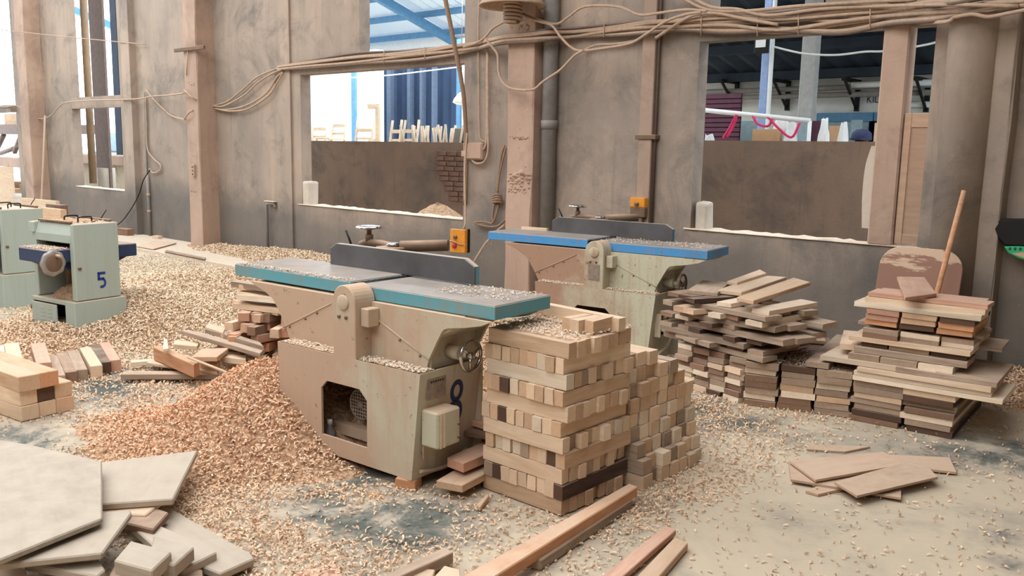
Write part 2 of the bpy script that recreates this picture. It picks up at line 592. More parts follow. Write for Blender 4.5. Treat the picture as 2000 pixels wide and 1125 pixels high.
# sills carry a bright layer of dust
M['silldust'] = plain('sill_dust', S(214, 196, 174), 0.95, scale=20)
def strip(name, X0, X1, z, y0, y1):
    bb = MB()
    n = 40
    for i in range(n + 1):
        x = X0 + (X1 - X0) * i / n
        for y, hh in ((y0, 0), (y0 + .01, R_.uniform(.004, .014)), (y1, R_.uniform(.004, .02))):
            bb.v.append((x, y + R_.uniform(-.004, .004), z + hh))
    for i in range(n):
        for k in range(2):
            q = i * 3 + k
            bb.face([q, q + 3, q + 4, q + 1], 0, True)
    return struct(bb.build(name, M['silldust']))
strip('trim_9', W2[0] - .1, W2[1], s2 + .001, WY - .015, WY + WT)
strip('trim_10', W3[0] - .06, W3[1] + .2, s3 + .001, WY - .015, WY + WT)
strip('trim_11', W1[0], W1[1], z1a + .001, WY - pr - .01, WY + WT)
# plinth and curb along the foot of the wall, left
LZ = 0.05
p0, p1 = onz(256, 484, LZ), onz(470, 519, LZ)
yy = (p0.y + p1.y) / 2
struct(MB().box(-18, p1.x, yy, WY, -.01, LZ).build('trim_12', M['silldust'], bevel=.006))
# other walls and roof of the hall
struct(MB().box(5.8, 6, -9, WY, 0, ZT).build('wall_right', M['wall']))
struct(MB().box(-26, 6, -9, -8.8, 0, ZT).build('wall_front', M['wall']))
struct(MB().box(-22, 6, -9, WY + .6, ZT, ZT + .1).build('ceiling', M['roof']))

# ------------------------------------------------------------------ surface planers (jointers)
def make_jointer(loc, rz, label, body, side, num=True, dx=0.0):
    root = tag(empty('jointer', loc, rz), label, 'jointer')
    yf, yb = -0.13, 0.29
    # lower cabinet: sheet with a cut-out for the motor, closed by end and back sheets
    th = 0.012
    b = MB()
    zt, zb = 0.54, 0.05
    ol, orr = -0.95, -0.635
    L = [(-1.275, zt), (-1.262, .30), (-1.235, .17), (-1.19, .09), (-1.13, zb)]
    for poly in (
        L[:3] + [(ol, .17), (ol, .40), (ol, zt)],
        [L[2], L[3], L[4], (ol, zb), (ol, .17)],
        [(ol, zb), (orr, zb), (orr, .135), (ol, .135)],
        [(ol, .405), (orr, .405), (orr, zt), (ol, zt)],
        [(ol, .365), (ol + .04, .405), (ol, .405)],
        [(orr - .05, .405), (orr, .36), (orr, .405)],
        [(orr, zb), (-.352, zb), (-.302, zt), (orr, zt)],
    ):
        b.prism(poly, 'y', yf, yf + th)
    b.prism([(-.352, zb), (-.352 - th, zb), (-.302 - th, zt), (-.302, zt)], 'y', yf + th, yb)          # right end
    for i in range(4):
        (xa, za), (xc_, zc) = L[i], L[i + 1]
        b.prism([(xa, za), (xa + th, za), (xc_ + th, zc), (xc_, zc)], 'y', yf + th, yb)                # left end
    b.box(-1.27, -.30, yb - th, yb, zb, zt)
    b.box(-1.268, -.862, yf + .004, -.02, zt - .012, zt)                                               # ledges
    b.box(-.708, -.306, yf + .004, -.02, zt - .012, zt)
    b.build('cabinet', body, root)
    MB().box(-1.1, -.38, yf + .02, yb - .02, zb, zb + .01).build('base_tray', M['iron'], root)
    # upper casting with a wing at each end
    b = MB()
    ztop = .795
    fp = -.03
    wing_l = [(-1.63, ztop), (-1.60, .782), (-1.50, .752), (-1.44, .722), (-1.40, .68), (-1.37, .635), (-1.335, .585), (-1.31, .535)]
    wing_r = [(-.36, .535), (-.345, .582), (-.30, .665), (-.272, .712), (-.258, .728), (-.235, .737), (-.14, .752), (-.05, .772), (0.0, ztop)]
    b.prism(wing_l + [(-.862, .535), (-.862, ztop)], 'y', fp, fp + .016)
    b.prism([(-.708, ztop), (-.708, .535)] + wing_r, 'y', fp, fp + .016)
    b.prism(wing_l + wing_r, 'y', yb - .0, yb + .016)
    b.prism([(-1.60, ztop), (-1.42, .70), (-1.32, .535), (-.345, .535), (-.345, .665), (-.24, .72), (-.16, ztop)], 'y', fp + .016, yb)
    b.build('upper_body', body, root)
    # folded seam with rivets on each wing
    for pts in (((-1.339, .592), (-.986, .754)), ((-.701, .732), (-.343, .58))):
        (xa, za), (xc_, zc) = pts
        MB().tube([(xa, fp - .001, za), (xc_, fp - .001, zc)], .0035, 5).build('seam', body, root)
        for k in (.12, .5, .85) if xa > -1 else (.1, .45, .7):
            x, z = xa + (xc_ - xa) * k, za + (zc - za) * k - .012
            MB().lathe([(0, -.006), (.005, -.006), (.007, -.003), (.007, 0)], (x, fp, z), 'y', 8).build('bolt', M['iron'], root)
    # central column with its rounded head and pivot boss
    r = .075
    xm = -.785
    poly = [(-.862, zt - .004), (-.708, zt - .004)] + [(xm + r * math.cos(a), .800 + r * math.sin(a)) for a in [math.pi * k / 14 for k in range(15)]]
    col = MB()
    col.prism(poly, 'y', yf, -.004)
    cl = col.build('column', body, root, bevel=.004)
    MB().lathe([(.036, .0), (.036, -.006), (.030, -.009), (0, -.009)], (xm, yf, .795), 'y', 20).build('pivot_boss', body, cl)
    for x in (-.815, -.768):
        MB().lathe([(0, -.007), (.009, -.007), (.011, 0)], (x, yf, .728), 'y', 6).build('bolt', M['iron'], cl)
    MB().box(-.706, -.655, yf + .03, fp, .69, .775).build('column_bracket', body, root, bevel=.004)
    MB().box(-.652, -.63, -.028, fp + .003, .725, .79).build('slot', M['black'], root)
    # tables: painted edges, worn steel on top
    def table(name, x0, x1, zz):
        t = MB()
        z0 = zz - .062
        t.box(x0, x1, .0, .395, z0, zz - .004)
        t.box(x0 + .003, x1 - .003, .003, .392, zz - .004, zz, 1)
        return t.build(name, [side, M['tabletop']], root, bevel=.003)
    table('infeed_table', -.835 + dx, 0, .86)
    table('outfeed_table', -1.80, -.885 + dx, .868)
    ch = MB().cyl((-.86 + dx, .01, .83), (-.86 + dx, .39, .83), .034, 18).build('cutter_head', M['black'], root)
    for k in range(9):
        MB().box(-.868 + dx, -.852 + dx, .02 + k * .04, .05 + k * .04, .862, .866).build('cutter_knife', M['steel'], ch)
    # fence with chamfered corners
    f0, f1, fz = -1.43, -.405, .985
    poly = [(f0, .866), (f1, .866), (f1, .950), (f1 - .065, fz), (f0 + .05, fz), (f0, .955)]
    fb = MB()
    fb.prism(poly, 'y', .352, .380, 1)
    fb.prism(poly, 'y', .345, .352, 0)
    fb.build('fence', [M['steel'], side], root, bevel=.002)
    # fence carriage at the back
    cb = MB()
    cb.box(-1.12, -.98, .385, .50, .80, .90)
    cb.tube([(-1.36, .50, .965), (-1.30, .50, .985), (-1.20, .50, .985), (-1.10, .50, .975)], .024, 10)
    cb.box(-1.14, -1.0, .40, .54, .89, .985)
    cg = cb.build('fence_carriage', M['iron'], root, bevel=.006)
    MB().cyl((-1.04, .49, .985), (-.82, .62, 1.0), .030, 14).build('carriage_tube', M['iron'], root)
    MB().cyl((-1.29, .5, .98), (-1.29, .5, 1.03), .022, 12).cyl((-1.29, .5, 1.03), (-1.29, .5, 1.066), .013, 10).build('lock_spindle', M['iron'], root)
    hw = MB()
    n = 40
    prof = [(0, .012), (.035, .012), (.055, .010), (.066, .006), (.070, -.004), (.060, -.008), (0, -.010)]
    bb = len(hw.v)
    for rr_, h in prof:
        for k in range(n):
            a = 2 * math.pi * k / n
            q = rr_ * (1 + (.08 * math.cos(5 * a) if rr_ > .05 else 0))
            hw.v.append((-1.29 + q * math.cos(a), .5 + q * math.sin(a), 1.068 + h))
    for i in range(len(prof) - 1):
        for k in range(n):
            q = (k + 1) % n
            hw.face([bb + i * n + k, bb + i * n + q, bb + (i + 1) * n + q, bb + (i + 1) * n + k], 0, True)
    hw.build('lobed_knob', M['chrome'], root)
    MB().lathe([(0, .01), (.03, .01), (.042, 0), (.03, -.01), (0, -.01)], (-1.07, .47, .995), 'z', 16).build('small_knob', M['chrome'], root)
    MB().tube([(-1.41, .48, .96), (-1.43, .48, 1.0), (-1.455, .48, 1.04)], .006, 8).build('lever', M['black'], root)
    # depth handwheel on the right end
    w = MB()
    ax0 = Vector((-.33, .10, .60))
    w0 = MB()
    w0.cyl((-.345, .10, .60), (-.27, .10, .60), .032, 16).cyl((-.27, .10, .60), (-.215, .10, .60), .018, 12)
    w0.build('handwheel_shaft', body, root)
    c = (-.205, .09, .60)
    w.torus(c, .068, .0085, 'x', 28, 8)
    w.lathe([(0, .012), (.016, .012), (.018, -.014), (0, -.014)], c, 'x', 14)
    for k in range(3):
        a = 2 * math.pi * k / 3 + .4
        w.tube([c, (c[0], c[1] + .066 * math.cos(a), c[2] + .066 * math.sin(a))], .007, 8)
    w.build('handwheel', M['chrome'] if num else M['iron'], root)
    # motor behind the cut-out, on two rails
    mo = MB()
    mo.cyl((-.835, .06, .27), (-.835, .24, .27), .078, 22)
    for k in range(14):
        a = 2 * math.pi * k / 14
        mo.box(-.835 + .076 * math.cos(a) - .003, -.835 + .076 * math.cos(a) + .003, .07, .23, .27 + .076 * math.sin(a) - .003, .27 + .076 * math.sin(a) + .003)
    mo.box(-.885, -.785, .08, .22, .165, .20)
    mt = mo.build('motor', M['iron'], root)
    fc = MB()
    fc.torus((-.835, .02, .27), .074, .006, 'y', 28, 8)
    fc.lathe([(.080, .0), (.080, .05)], (-.835, .015, .27), 'y', 28)
    for k in range(-4, 5):
        q = k * .0165
        h = math.sqrt(max(0, .074 ** 2 - q * q))
        fc.box(-.835 + q - .0028, -.835 + q + .0028, .012, .018, .27 - h, .27 + h)
        fc.box(-.835 - h, -.835 + h, .011, .017, .27 + q - .0028, .27 + q + .0028)
    fc.build('fan_cover', M['plate'], mt)
    MB().lathe([(0, -.004), (.02, -.004), (.02, .004)], (-.835, .012, .27), 'y', 14).build('fan_hub', M['plate'], mt)
    for y in (.0, .16):
        MB().box(-1.05, -.45, y, y + .04, .10, .155).build('motor_rail', M['machine'], root)
    # switch box on the end sheet
    def ep(z):
        return -.352 + (z - zb) / (zt - zb) * .05
    if num:
        sb = MB()
        sb.box(ep(.3), ep(.3) + .10, -.10, .05, .21, .375)
        sw = sb.build('switch_box', M['machine'], root, bevel=.008)
        for y in (-.085, -.062):
            MB().box(ep(.3) + .10, ep(.3) + .1015, y, y + .012, .212, .37).build('tape_strip', M['white'], sw)
        for z in (.24, .30):
            MB().lathe([(0, .006), (.007, .006), (.007, 0)], (ep(.3) + .10, .035, z), 'x', 10).build('screw', M['iron'], sw)
        MB().tube(smooth([(ep(.2) + .01, -.08, .215), (ep(.2) + .012, -.085, .18), (ep(.2) + .01, -.078, .14)]), .005, 6).build('cable_gland', M['cable'], sw)
        # painted figure 8 on the end sheet, part of the marking is covered by the box
        d = MB()
        def ring(cy, cz, ry, rz_, wd):
            k = 20
            q = len(d.v)
            for i in range(k):
                a = 2 * math.pi * i / k
                for s_ in (1, 0):
                    y = cy + (ry - (0 if s_ else wd)) * math.cos(a)
                    z = cz + (rz_ - (0 if s_ else wd)) * math.sin(a)
                    d.v.append((ep(z) + .0015, y, z))
            for i in range(k):
                i2 = (i + 1) % k
                d.face([q + 2 * i, q + 2 * i2, q + 2 * i2 + 1, q + 2 * i + 1])
        ring(.122, .415, .044, .054, .024)
        ring(.118, .312, .054, .062, .026)
        dd = d.build('number_eight_marking', M['numdark'], root)
        pl = MB()
        pl.prism([(-.082, .414), (.038, .414), (.038, .507), (-.082, .507)], 'x', ep(.46) + .0, ep(.46) + .006)
        pp = pl.build('data_plate', M['plate'], root)
        for k in range(6):
            MB().box(ep(.46) + .006, ep(.46) + .0066, -.062 + k * .015, -.053 + k * .015, .487, .495).build('stamped_mark', M['black'], pp)
        MB().tube(smooth([(ep(.07) + .012, -.09, .085), (ep(.07) + .02, .0, .07), (ep(.07) + .02, .12, .072), (ep(.1) + .01, .22, .11)]), .009, 8).build('hose', M['cable'], root)
    else:
        sb = MB()
        x = ep(.3)
        sb.box(x, x + .045, -.15, -.14, .24, .40); sb.box(x, x + .045, -.14, -.02, .39, .40); sb.box(x, x + .03, -.14, -.02, .24, .25)
        sb.box(x, x + .008, -.14, -.02, .25, .39)
        sw = sb.build('switch_box', M['machine'], root, (0, .08, 0))
        MB().box(x + .01, x + .085, -.115, -.045, .275, .345).build('contactor', M['whitepaint'], sw, bevel=.006)
        MB().box(x + .01, x + .065, -.11, -.06, .345, .38).build('terminal_block', M['iron'], sw, bevel=.004)
        MB().box(x + .01, x + .04, -.10, -.05, .252, .272).build('terminal_strip', M['black'], sw)
        MB().tube(smooth([(x + .01, -.10, .10), (x + .02, .0, .12), (x + .02, .10, .14), (x + .02, .18, .20)]), .011, 8).build('hose', M['machine'], root)
        MB().prism([(-.09, .0), (.0, .0), (.0, .11), (-.09, .11)], 'y', 0, .004).build('data_plate', M['plate'], root, (-.738, yf - .004, .60))
    for (x, y) in ((-1.05, -.05), (-1.05, .22), (-.42, .22)) + (((-.42, -.05),) if not num else ()):
        MB().box(x - .04, x + .04, y - .03, y + .03, -.0, .052).build('foot', M['navy'], root, bevel=.005)
    return root

J1 = make_jointer((-2.435, 2.633, 0), 3.9 * D2R, 'nearer jointer machine with teal table edges and a painted figure 8', M['machine'], M['teal'], True)
J2 = make_jointer((-2.915, 5.229, 0), 7.7 * D2R, 'farther jointer machine with bright blue table edges near the wall', M['machine_b'], M['blue'], False, -.03)

# ------------------------------------------------------------------ thickness planers
def digit5(parent, c, h, mat):
    d = MB()
    w = h * .52
    t = h * .15
    def bar(y0, y1, z0, z1):
        d.box(.001, .003, c[0] + y0, c[0] + y1, c[1] + z0, c[1] + z1)
    bar(-w / 2, w / 2, h - t, h)
    bar(-w / 2, -w / 2 + t, h * .5, h)
    bar(-w / 2, w / 2 - t * .6, h * .5, h * .5 + t)
    n = 10
    for i in range(n):
        a0, a1 = math.pi / 2 - (math.pi * 1.18) * i / n, math.pi / 2 - (math.pi * 1.18) * (i + 1) / n
        R0, R1 = h * .325, h * .325 - t
        q = []
        for (r, a) in ((R0, a0), (R0, a1), (R1, a1), (R1, a0)):
            q.append((c[0] + r * math.cos(a) * .88 + w * .0, c[1] + h * .325 + r * math.sin(a)))
        k = len(d.v)
        d.v += [(.003, y, z) for y, z in q]
        d.face([k, k + 1, k + 2, k + 3])
    return d.build('number_five_marking', mat, parent)

def make_planer(loc, rz, label, five):
    root = tag(empty('thickness_planer', loc, rz), label, 'planer')
    P = M['planer']
    D = .37
    b = MB()
    # base cabinet with an opening behind its half-open door
    b.box(-.012, .02, -.03, D + .03, -.02, .30)
    b.box(-.56, -.54, -.03, D + .03, -.02, .30)
    b.box(-.54, -.012, D + .01, D + .03, -.02, .30)
    b.box(-.11, -.012, -.03, -.018, -.02, .30)
    b.box(-.54, -.11, -.03, -.018, .268, .30)
    b.box(-.54, -.012, -.018, D + .01, .285, .30)
    b.build('base_cabinet', P, root, bevel=.004)
    MB().box(-.50, -.13, .12, .30, .0, .2).build('drive_housing', M['black'], root, bevel=.02)
    dr = MB().box(-.54, -.205, -.045, -.032, .0, .262).build('base_door', P, root, bevel=.003)
    for c_ in range(2):
        for k in range(6):
            MB().box(-.42 + c_ * .09, -.36 + c_ * .09, -.0485, -.045, .07 + k * .03, .077 + k * .03).build('louvre', P, dr, bevel=.0015)
    MB().tube(smooth([(-.27, -.046, .10), (-.27, -.07, .10), (-.23, -.07, .13), (-.22, -.046, .13)]), .005, 6).build('door_handle', M['iron'], dr)
    for z in (.06, .20):
        MB().cyl((-.545, -.042, z), (-.545, -.042, z + .04), .008, 8).build('hinge', M['iron'], dr)
    # side housings
    s = MB()
    s.box(-.034, 0, 0, D, .305, .885)
    sp = s.build('side_panel', P, root, bevel=.005)
    if five:
        digit5(sp, (.21, .385), .125, M['numblue'])
    MB().lathe([(0, .012), (.012, .012), (.014, 0)], (0, .035, .555), 'x', 12).build('panel_knob', M['iron'], sp)
    MB().box(-.055, -.034, .004, .06, .31, .77).build('front_post', P, root)
    MB().box(-.55, -.50, 0, D, .305, .885).build('side_panel', P, root, bevel=.005)
    # hood, rollers
    h = MB()
    h.prism([(.0, .74), (.0, .80), (.03, .885), (D, .885), (D, .74), (.05, .74)], 'x', -.50, -.034)
    h.build('hood', P, root, bevel=.004)
    MB().box(-.50, -.05, .01, .02, .755, .80).build('chip_guard', M['iron'], root)
    MB().box(-.50, -.05, D - .02, D - .008, .31, .75).build('back_panel', P, root)
    for y in (.10, .24):
        MB().cyl((-.5, y, .735), (-.05, y, .735), .028, 14).build('feed_roller', M['black'], root)
    # bed
    t = MB()
    t.box(-.465, -.062, -.16, D + .20, .60, .70)
    t.prism([(-.12, .60), (D + .15, .60), (D, .54), (.0, .54)], 'x', -.44, -.10)
    t.build('bed', [M['navy']], root, bevel=.006)
    for x in (-.36, -.16):
        MB().cyl((x, .18, .30), (x, .18, .56), .035, 14).build('bed_screw', M['iron'], root)
    # crank wheel
    c = Vector((-.028, -.15, .61))
    w = MB()
    n, k = 48, []
    prof = [(0, .016), (.055, .014), (.072, .016), (.09, .012), (.096, 0), (.09, -.012), (.07, -.016), (0, -.016)]
    q = len(w.v)
    for r, hh in prof:
        for i in range(n):
            a = 2 * math.pi * i / n
            rr_ = r * (1 + (.035 * math.cos(8 * a) if r > .08 else 0))
            w.v.append((c.x + hh, c.y + rr_ * math.cos(a), c.z + rr_ * math.sin(a)))
    for i in range(len(prof) - 1):
        for j in range(n):
            j2 = (j + 1) % n
            w.face([q + i * n + j, q + i * n + j2, q + (i + 1) * n + j2, q + (i + 1) * n + j], 0, True)
    wh = w.build('crank_wheel', M['wheelmetal'], root)
    MB().lathe([(0, .0175), (.02, .0175), (.062, .0165), (.068, .013)], (c.x, c.y, c.z), 'x', 24).build('wheel_web', M['iron'], wh)
    MB().cyl((c.x + .01, c.y + .02, c.z + .055), (c.x + .075, c.y + .02, c.z + .055), .011, 10).build('crank_handle', M['tan'], wh)
    MB().cyl((c.x - .06, c.y, c.z), (c.x, c.y, c.z), .016, 10).build('wheel_shaft', M['iron'], root)
    # rails, grips and bracket on top
    for y in (.03, D - .02):
        MB().box(-.49, -.06, y - .012, y + .012, .886, .905).build('top_rail', M['iron'], root, bevel=.004)
    for x in (-.12, -.30):
        MB().tube(smooth([(x - .0, .12, .885), (x, .12, .92), (x, .14, .928), (x, .21, .928), (x, .23, .92), (x, .23, .885)], 4), .006, 6).build('lifting_grip', M['black'], root)
    MB().box(-.57, -.50, -.015, .012, .80, .88).build('bracket', P, root, bevel=.004)
    MB().tube([(-.2, D - .02, .89), (-.17, D + .02, .97)], .004, 6).build('rod', M['black'], root)
    return root
PL5 = make_planer((-6.79, 2.70, 0), 9.5 * D2R, 'pale green thickness planer painted with a blue number 5', True)
p = onz(16, 602)
PL2 = make_planer((p.x - .02, p.y, 0), 6 * D2R, 'pale green planer cut off by the left edge of the photo', False)

# ------------------------------------------------------------------ timber stacks
def pick(r, **w):
    ks = list(w)
    return r.choices(ks, [w[k] for k in ks])[0]
rs = random.Random(11)
# criss-cross stack of short squared blocks in front
CX0, CX1, CY0, CY1 = -2.575, -2.13, 2.725, 3.195
CH = .0665
G = 'short blocks of the criss-cross stack'
for k in range(11):
    z = .008 + k * CH
    dx, dy = rs.uniform(-.012, .012) + .004 * (k - 5) * .0, rs.uniform(-.010, .010)
    n = 9
    if k % 2 == 1:      # laid front to back: sawn ends face the front
        xs = CX0
        for i in range(n):
            w = (CX1 - CX0) / n
            wd = w * rs.uniform(.86, .99)
            tone = pick(rs, pale=5, tan=4, white=2, grey=1, dark=1.0 if k < 8 else 0)
            yo = rs.uniform(-.006, .006)
            board('wood_block', (CX0 + w * (i + .5) + dx, (CY0 + CY1) / 2 + dy + yo, z), (CY1 - CY0, wd, CH * rs.uniform(.93, .985)), M[tone], 90 * D2R + rs.uniform(-.012, .012),
                  f'{TONES[tone]} block end, {ORD[i]} from left in {ORD[k]} course up, criss-cross stack front', 'block', G)
    else:
        for i in range(n):
            w = (CY1 - CY0) / n
            wd = w * rs.uniform(.86, .99)
            tone = pick(rs, pale=6, tan=4, white=1, grey=1, dark=.6 if 2 < k < 7 and i else 0) if k > 0 else 'tan'
            xo = rs.uniform(-.006, .008)
            ln = CX1 - CX0 + (rs.uniform(-.03, .03) if i else 0)
            lab = f'{TONES[tone]} block lying along the front of the {ORD[k]} course up, criss-cross stack' if i == 0 else f'{TONES[tone]} block end, {ORD[i]} from front in {ORD[k]} course up, criss-cross stack side'
            board('wood_block', ((CX0 + CX1) / 2 + dx + xo, CY0 + w * (i + .5) + dy, z), (ln, wd, CH * rs.uniform(.93, .985)), M[tone], rs.uniform(-.012, .012), lab, 'block', G)
# loose blocks on top of it
zt = .008 + 11 * CH
for i, (x, y, l, w, rz, tone, lab) in enumerate((
        (-2.33, 3.10, .44, .05, -.06, 'pale', 'long pale block lying at the back on top of the criss-cross stack'),
        (-2.22, 2.98, .16, .05, 1.5, 'pale', 'short pale block on top right of the criss-cross stack'),
        (-2.27, 2.98, .15, .045, 1.55, 'tan', 'short tan block beside its pale twin on the criss-cross stack'),
        (-2.17, 3.00, .15, .045, 1.6, 'tan', 'rightmost short tan block on top of the criss-cross stack'))):
    board('wood_block', (x, y, zt), (l, w, .058), M[tone], rz, lab, 'block', G)
# second stack right behind it: all block ends face right
G2 = 'short blocks of the stack behind the criss-cross stack'
hts = [9, 9, 9, 8, 8, 7, 6]
zs = 0
for c in range(7):
    y = 3.24 + c * .078
    for k in range(hts[c]):
        tone = pick(rs, pale=5, tan=4, white=2, grey=2)
        wd = .072 * rs.uniform(.9, 1)
        ln = .40 + rs.uniform(-.02, .02)
        xe = -2.085 - k * .008 + rs.uniform(-.02, .018) + (.03 if k < 2 else 0)
        board('wood_block', (xe - ln / 2, y + rs.uniform(-.004, .004), .004 + k * .0665), (ln, wd, .064), M[tone], rs.uniform(-.02, .02),
              f'{TONES[tone]} block end, {ORD[c]} column from front, {ORD[k]} up, side of the stack behind', 'block', G2)
for (px, py, lab) in ((1300, 922, 'small pale block at the foot of the rear block stack, right end'), (1278, 928, 'small tan block at the foot of the rear block stack')):
    p = onz(px, py)
    board('wood_block', (p.x - .09, p.y + .03, 0), (.16, .06, .07), M['pale'], .1, lab, 'block')

# plank stack C at right: courses of boards, ends to the front
GC = 'boards of the tall right-hand stack'
o = Vector((-1.79, 4.965, 0))
ang = math.atan2(.04, .524)
ex, ey = Vector((math.cos(ang), math.sin(ang), 0)), Vector((-math.sin(ang), math.cos(ang), 0))
def cend(x0, x1, y0, ln, z0, h, tone, lab, across=False, drz=0.0):
    """board in stack C: spans x0..x1 on the front; runs back by ln"""
    c = o + ex * ((x0 + x1) / 2) + ey * (y0 + ln / 2)
    c.z = z0
    if across:
        return board('timber_board', c, (x1 - x0, ln, h), M[tone], ang + drz, lab, 'board', GC, j=.002, bevel=.0)
    return board('timber_board', c, (ln, x1 - x0, h), M[tone], ang + 90 * D2R + drz, lab, 'board', GC, j=.002)
NW = 'right-hand stack'
hz = .0345
for k in range(7):
    for c in range(2):
        x0, x1 = ((-.0, .265), (.275, .535))[c]
        if k < 2:
            x0 += .02 * (c - .2); x1 += -.0
        tone = [['brown', 'dark'], ['dark', 'grey'], ['grey', 'white'], ['grey', 'brown'], ['pale', 'grey'], ['grey', 'dark'], ['grey', 'pale']][k][c]
        cend(x0 + rs.uniform(-.012, .012), x1 + rs.uniform(-.012, .012), rs.uniform(-.02, .02), .8 + rs.uniform(-.1, .1), k * hz + .002, hz * .93, tone,
             f'{TONES[tone]} board end in the {"left" if c == 0 else "right"} column, {ORD[k]} from floor, {NW}')
z = .243
for k, (x0, x1, dpt, tone, w) in enumerate(((-.0, .76, .0, 'white', 'lowest'), (.0, .70, .01, 'white', 'second'), (.02, .70, .0, 'pale', 'third'), (-.20, .42, .03, 'white', 'fourth'), (.22, .72, .02, 'grey', 'widest dark-stained'))):
    h = .027
    if k == 4:
        z -= h
    cend(x0, x1, -.03 + dpt, .42 if k < 4 else .55, z, h * .94, tone, f'long {TONES[tone]} board laid across the {NW}, {w} of the middle course', True, rs.uniform(-.012, .012))
    z += h
for c, (x0, x1, tone) in enumerate(((-.05, .12, 'grey'), (.125, .32, 'grey'), (.325, .50, 'white'))):
    cend(x0, x1, .03, .6, z, .032, tone, f'{TONES[tone]} board end, {ORD[c]} from left, just above the middle course, {NW}')
z += .034
cend(-.03, .56, .06, .25, z, .034, 'grey', f'long grey board across the {NW} above three board ends', True, .01)
cend(-.18, .10, .12, .45, z, .030, 'pale', f'pale board slanting out to the left of the {NW}', False, .25)
z += .036
for c, (x0, x1, tone) in enumerate(((.0, .14, 'dark'), (.15, .36, 'grey'), (.37, .55, 'dark'))):
    cend(x0, x1, .10, .55, z, .026, tone, f'{TONES[tone]} board end, {ORD[c]} from left, below the long thin board, {NW}')
z += .028
cend(-.07, .57, .08, .30, z, .022, 'pale', f'long thin pale board across the middle of the {NW}', True, -.01)
cend(.10, .68, .30, .30, z, .022, 'grey', f'grey board jutting out behind on the right of the {NW}', True, .03)
z += .024
for lv in range(2):
    for c, (x0, x1) in enumerate(((.0, .19), (.20, .40), (.41, .57))):
        tone = ['grey', 'white', 'grey'][c] if lv else ['brown', 'grey', 'white'][c]
        cend(x0, x1, .10 + .02 * c, .5, z, .026, tone, f'{TONES[tone]} thin board end, {ORD[c]} from left, {"upper" if lv else "lower"} grey course, {NW}')
    z += .0275
cend(-.06, .60, .2, .3, z, .016, 'grey', f'grey thin board under the orange and pink board ends of the {NW}', True, .02)
z += .018
for lv in range(3):
    for c, (x0, x1) in enumerate(((.0, .175), (.19, .37), (.385, .56))):
        tone = [['orange', 'dark', 'orange'], ['pink', 'tan', 'orange'], ['pink', 'tan', 'dark']][lv][c]
        cend(x0 + .006 * lv, x1 + .006 * lv, .12 - .008 * lv, .45, z, .031, tone, f'{TONES[tone]} board end, {ORD[c]} from left, {("bottom", "middle", "top")[lv]} of orange and pink course, {NW}')
    z += .0325
for x0, x1, y0, ln, tone, lab in ((-.06, .60, .10, .20, 'white', 'lower front'), (-.02, .56, .31, .2, 'pink', 'lower rear')):
    cend(x0, x1, y0, ln, z, .03, tone, f'long {TONES[tone]} board near the top of the {NW}, {lab}', True, rs.uniform(-.02, .02))
z += .031
for x0, x1, y0, ln, tone, lab in ((-.01, .61, .12, .21, 'pale', 'upper front'), (-.02, .56, .34, .22, 'pink', 'upper rear')):
    cend(x0, x1, y0, ln, z, .03, tone, f'long {TONES[tone]} board on top of the {NW}, {lab}', True, rs.uniform(-.02, .02))
z += .031
cend(.0, .62, .14, .19, z, .022, 'pink', f'long pinkish board on the very top of the {NW}', True, -.01)
zt2 = z + .024
slab('timber_board', [(1768, 581), (1829, 573), (1806, 541), (1752, 540)], zt2 + .03, .02, M['pink'], 'short pinkish board tilted on the very top of the right-hand stack', 'board', GC, tz=[zt2 + .022, zt2 + .022, zt2 + .05, zt2 + .05])
ctop = z

# low plank stack B
GB = 'boards of the low stack between its taller neighbours'
oB = Vector((-2.375, 4.80, 0))
angB = math.atan2(.18, .58)
bx, by = Vector((math.cos(angB), math.sin(angB), 0)), Vector((-math.sin(angB), math.cos(angB), 0))
for k in range(7):
    for c in range(3):
        x0 = c * .203
        tone = pick(rs, grey=5, brown=2, white=2 if c else 1, tan=1, dark=1)
        w = .19 * rs.uniform(.95, 1.02)
        ln = 1.02 + rs.uniform(-.04, .04)
        yo = rs.uniform(-.015, .02)
        p = oB + bx * (x0 + w / 2 + rs.uniform(-.006, .006)) + by * (yo + ln / 2)
        p.z = .002 + k * .0385
        board('timber_board', p, (ln, w, .036), M[tone], angB + 90 * D2R + rs.uniform(-.01, .01), f'{TONES[tone]} board end in {("left", "middle", "right")[c]} column, {ORD[k]} from floor, low stack', 'board', GB, j=.002)
p = oB + bx * .45 + by * .48
p.z = .275
board('timber_board', p, (.95, .13, .03), M['grey'], angB + 84 * D2R, 'single plank lying on top of the low stack', 'board', GB)
p = oB + bx * .10 + by * .75
p.z = .275
board('timber_board', p, (.55, .16, .022), M['tan'], angB + 10 * D2R, 'brownish board across the back of the low stack', 'board', GB)

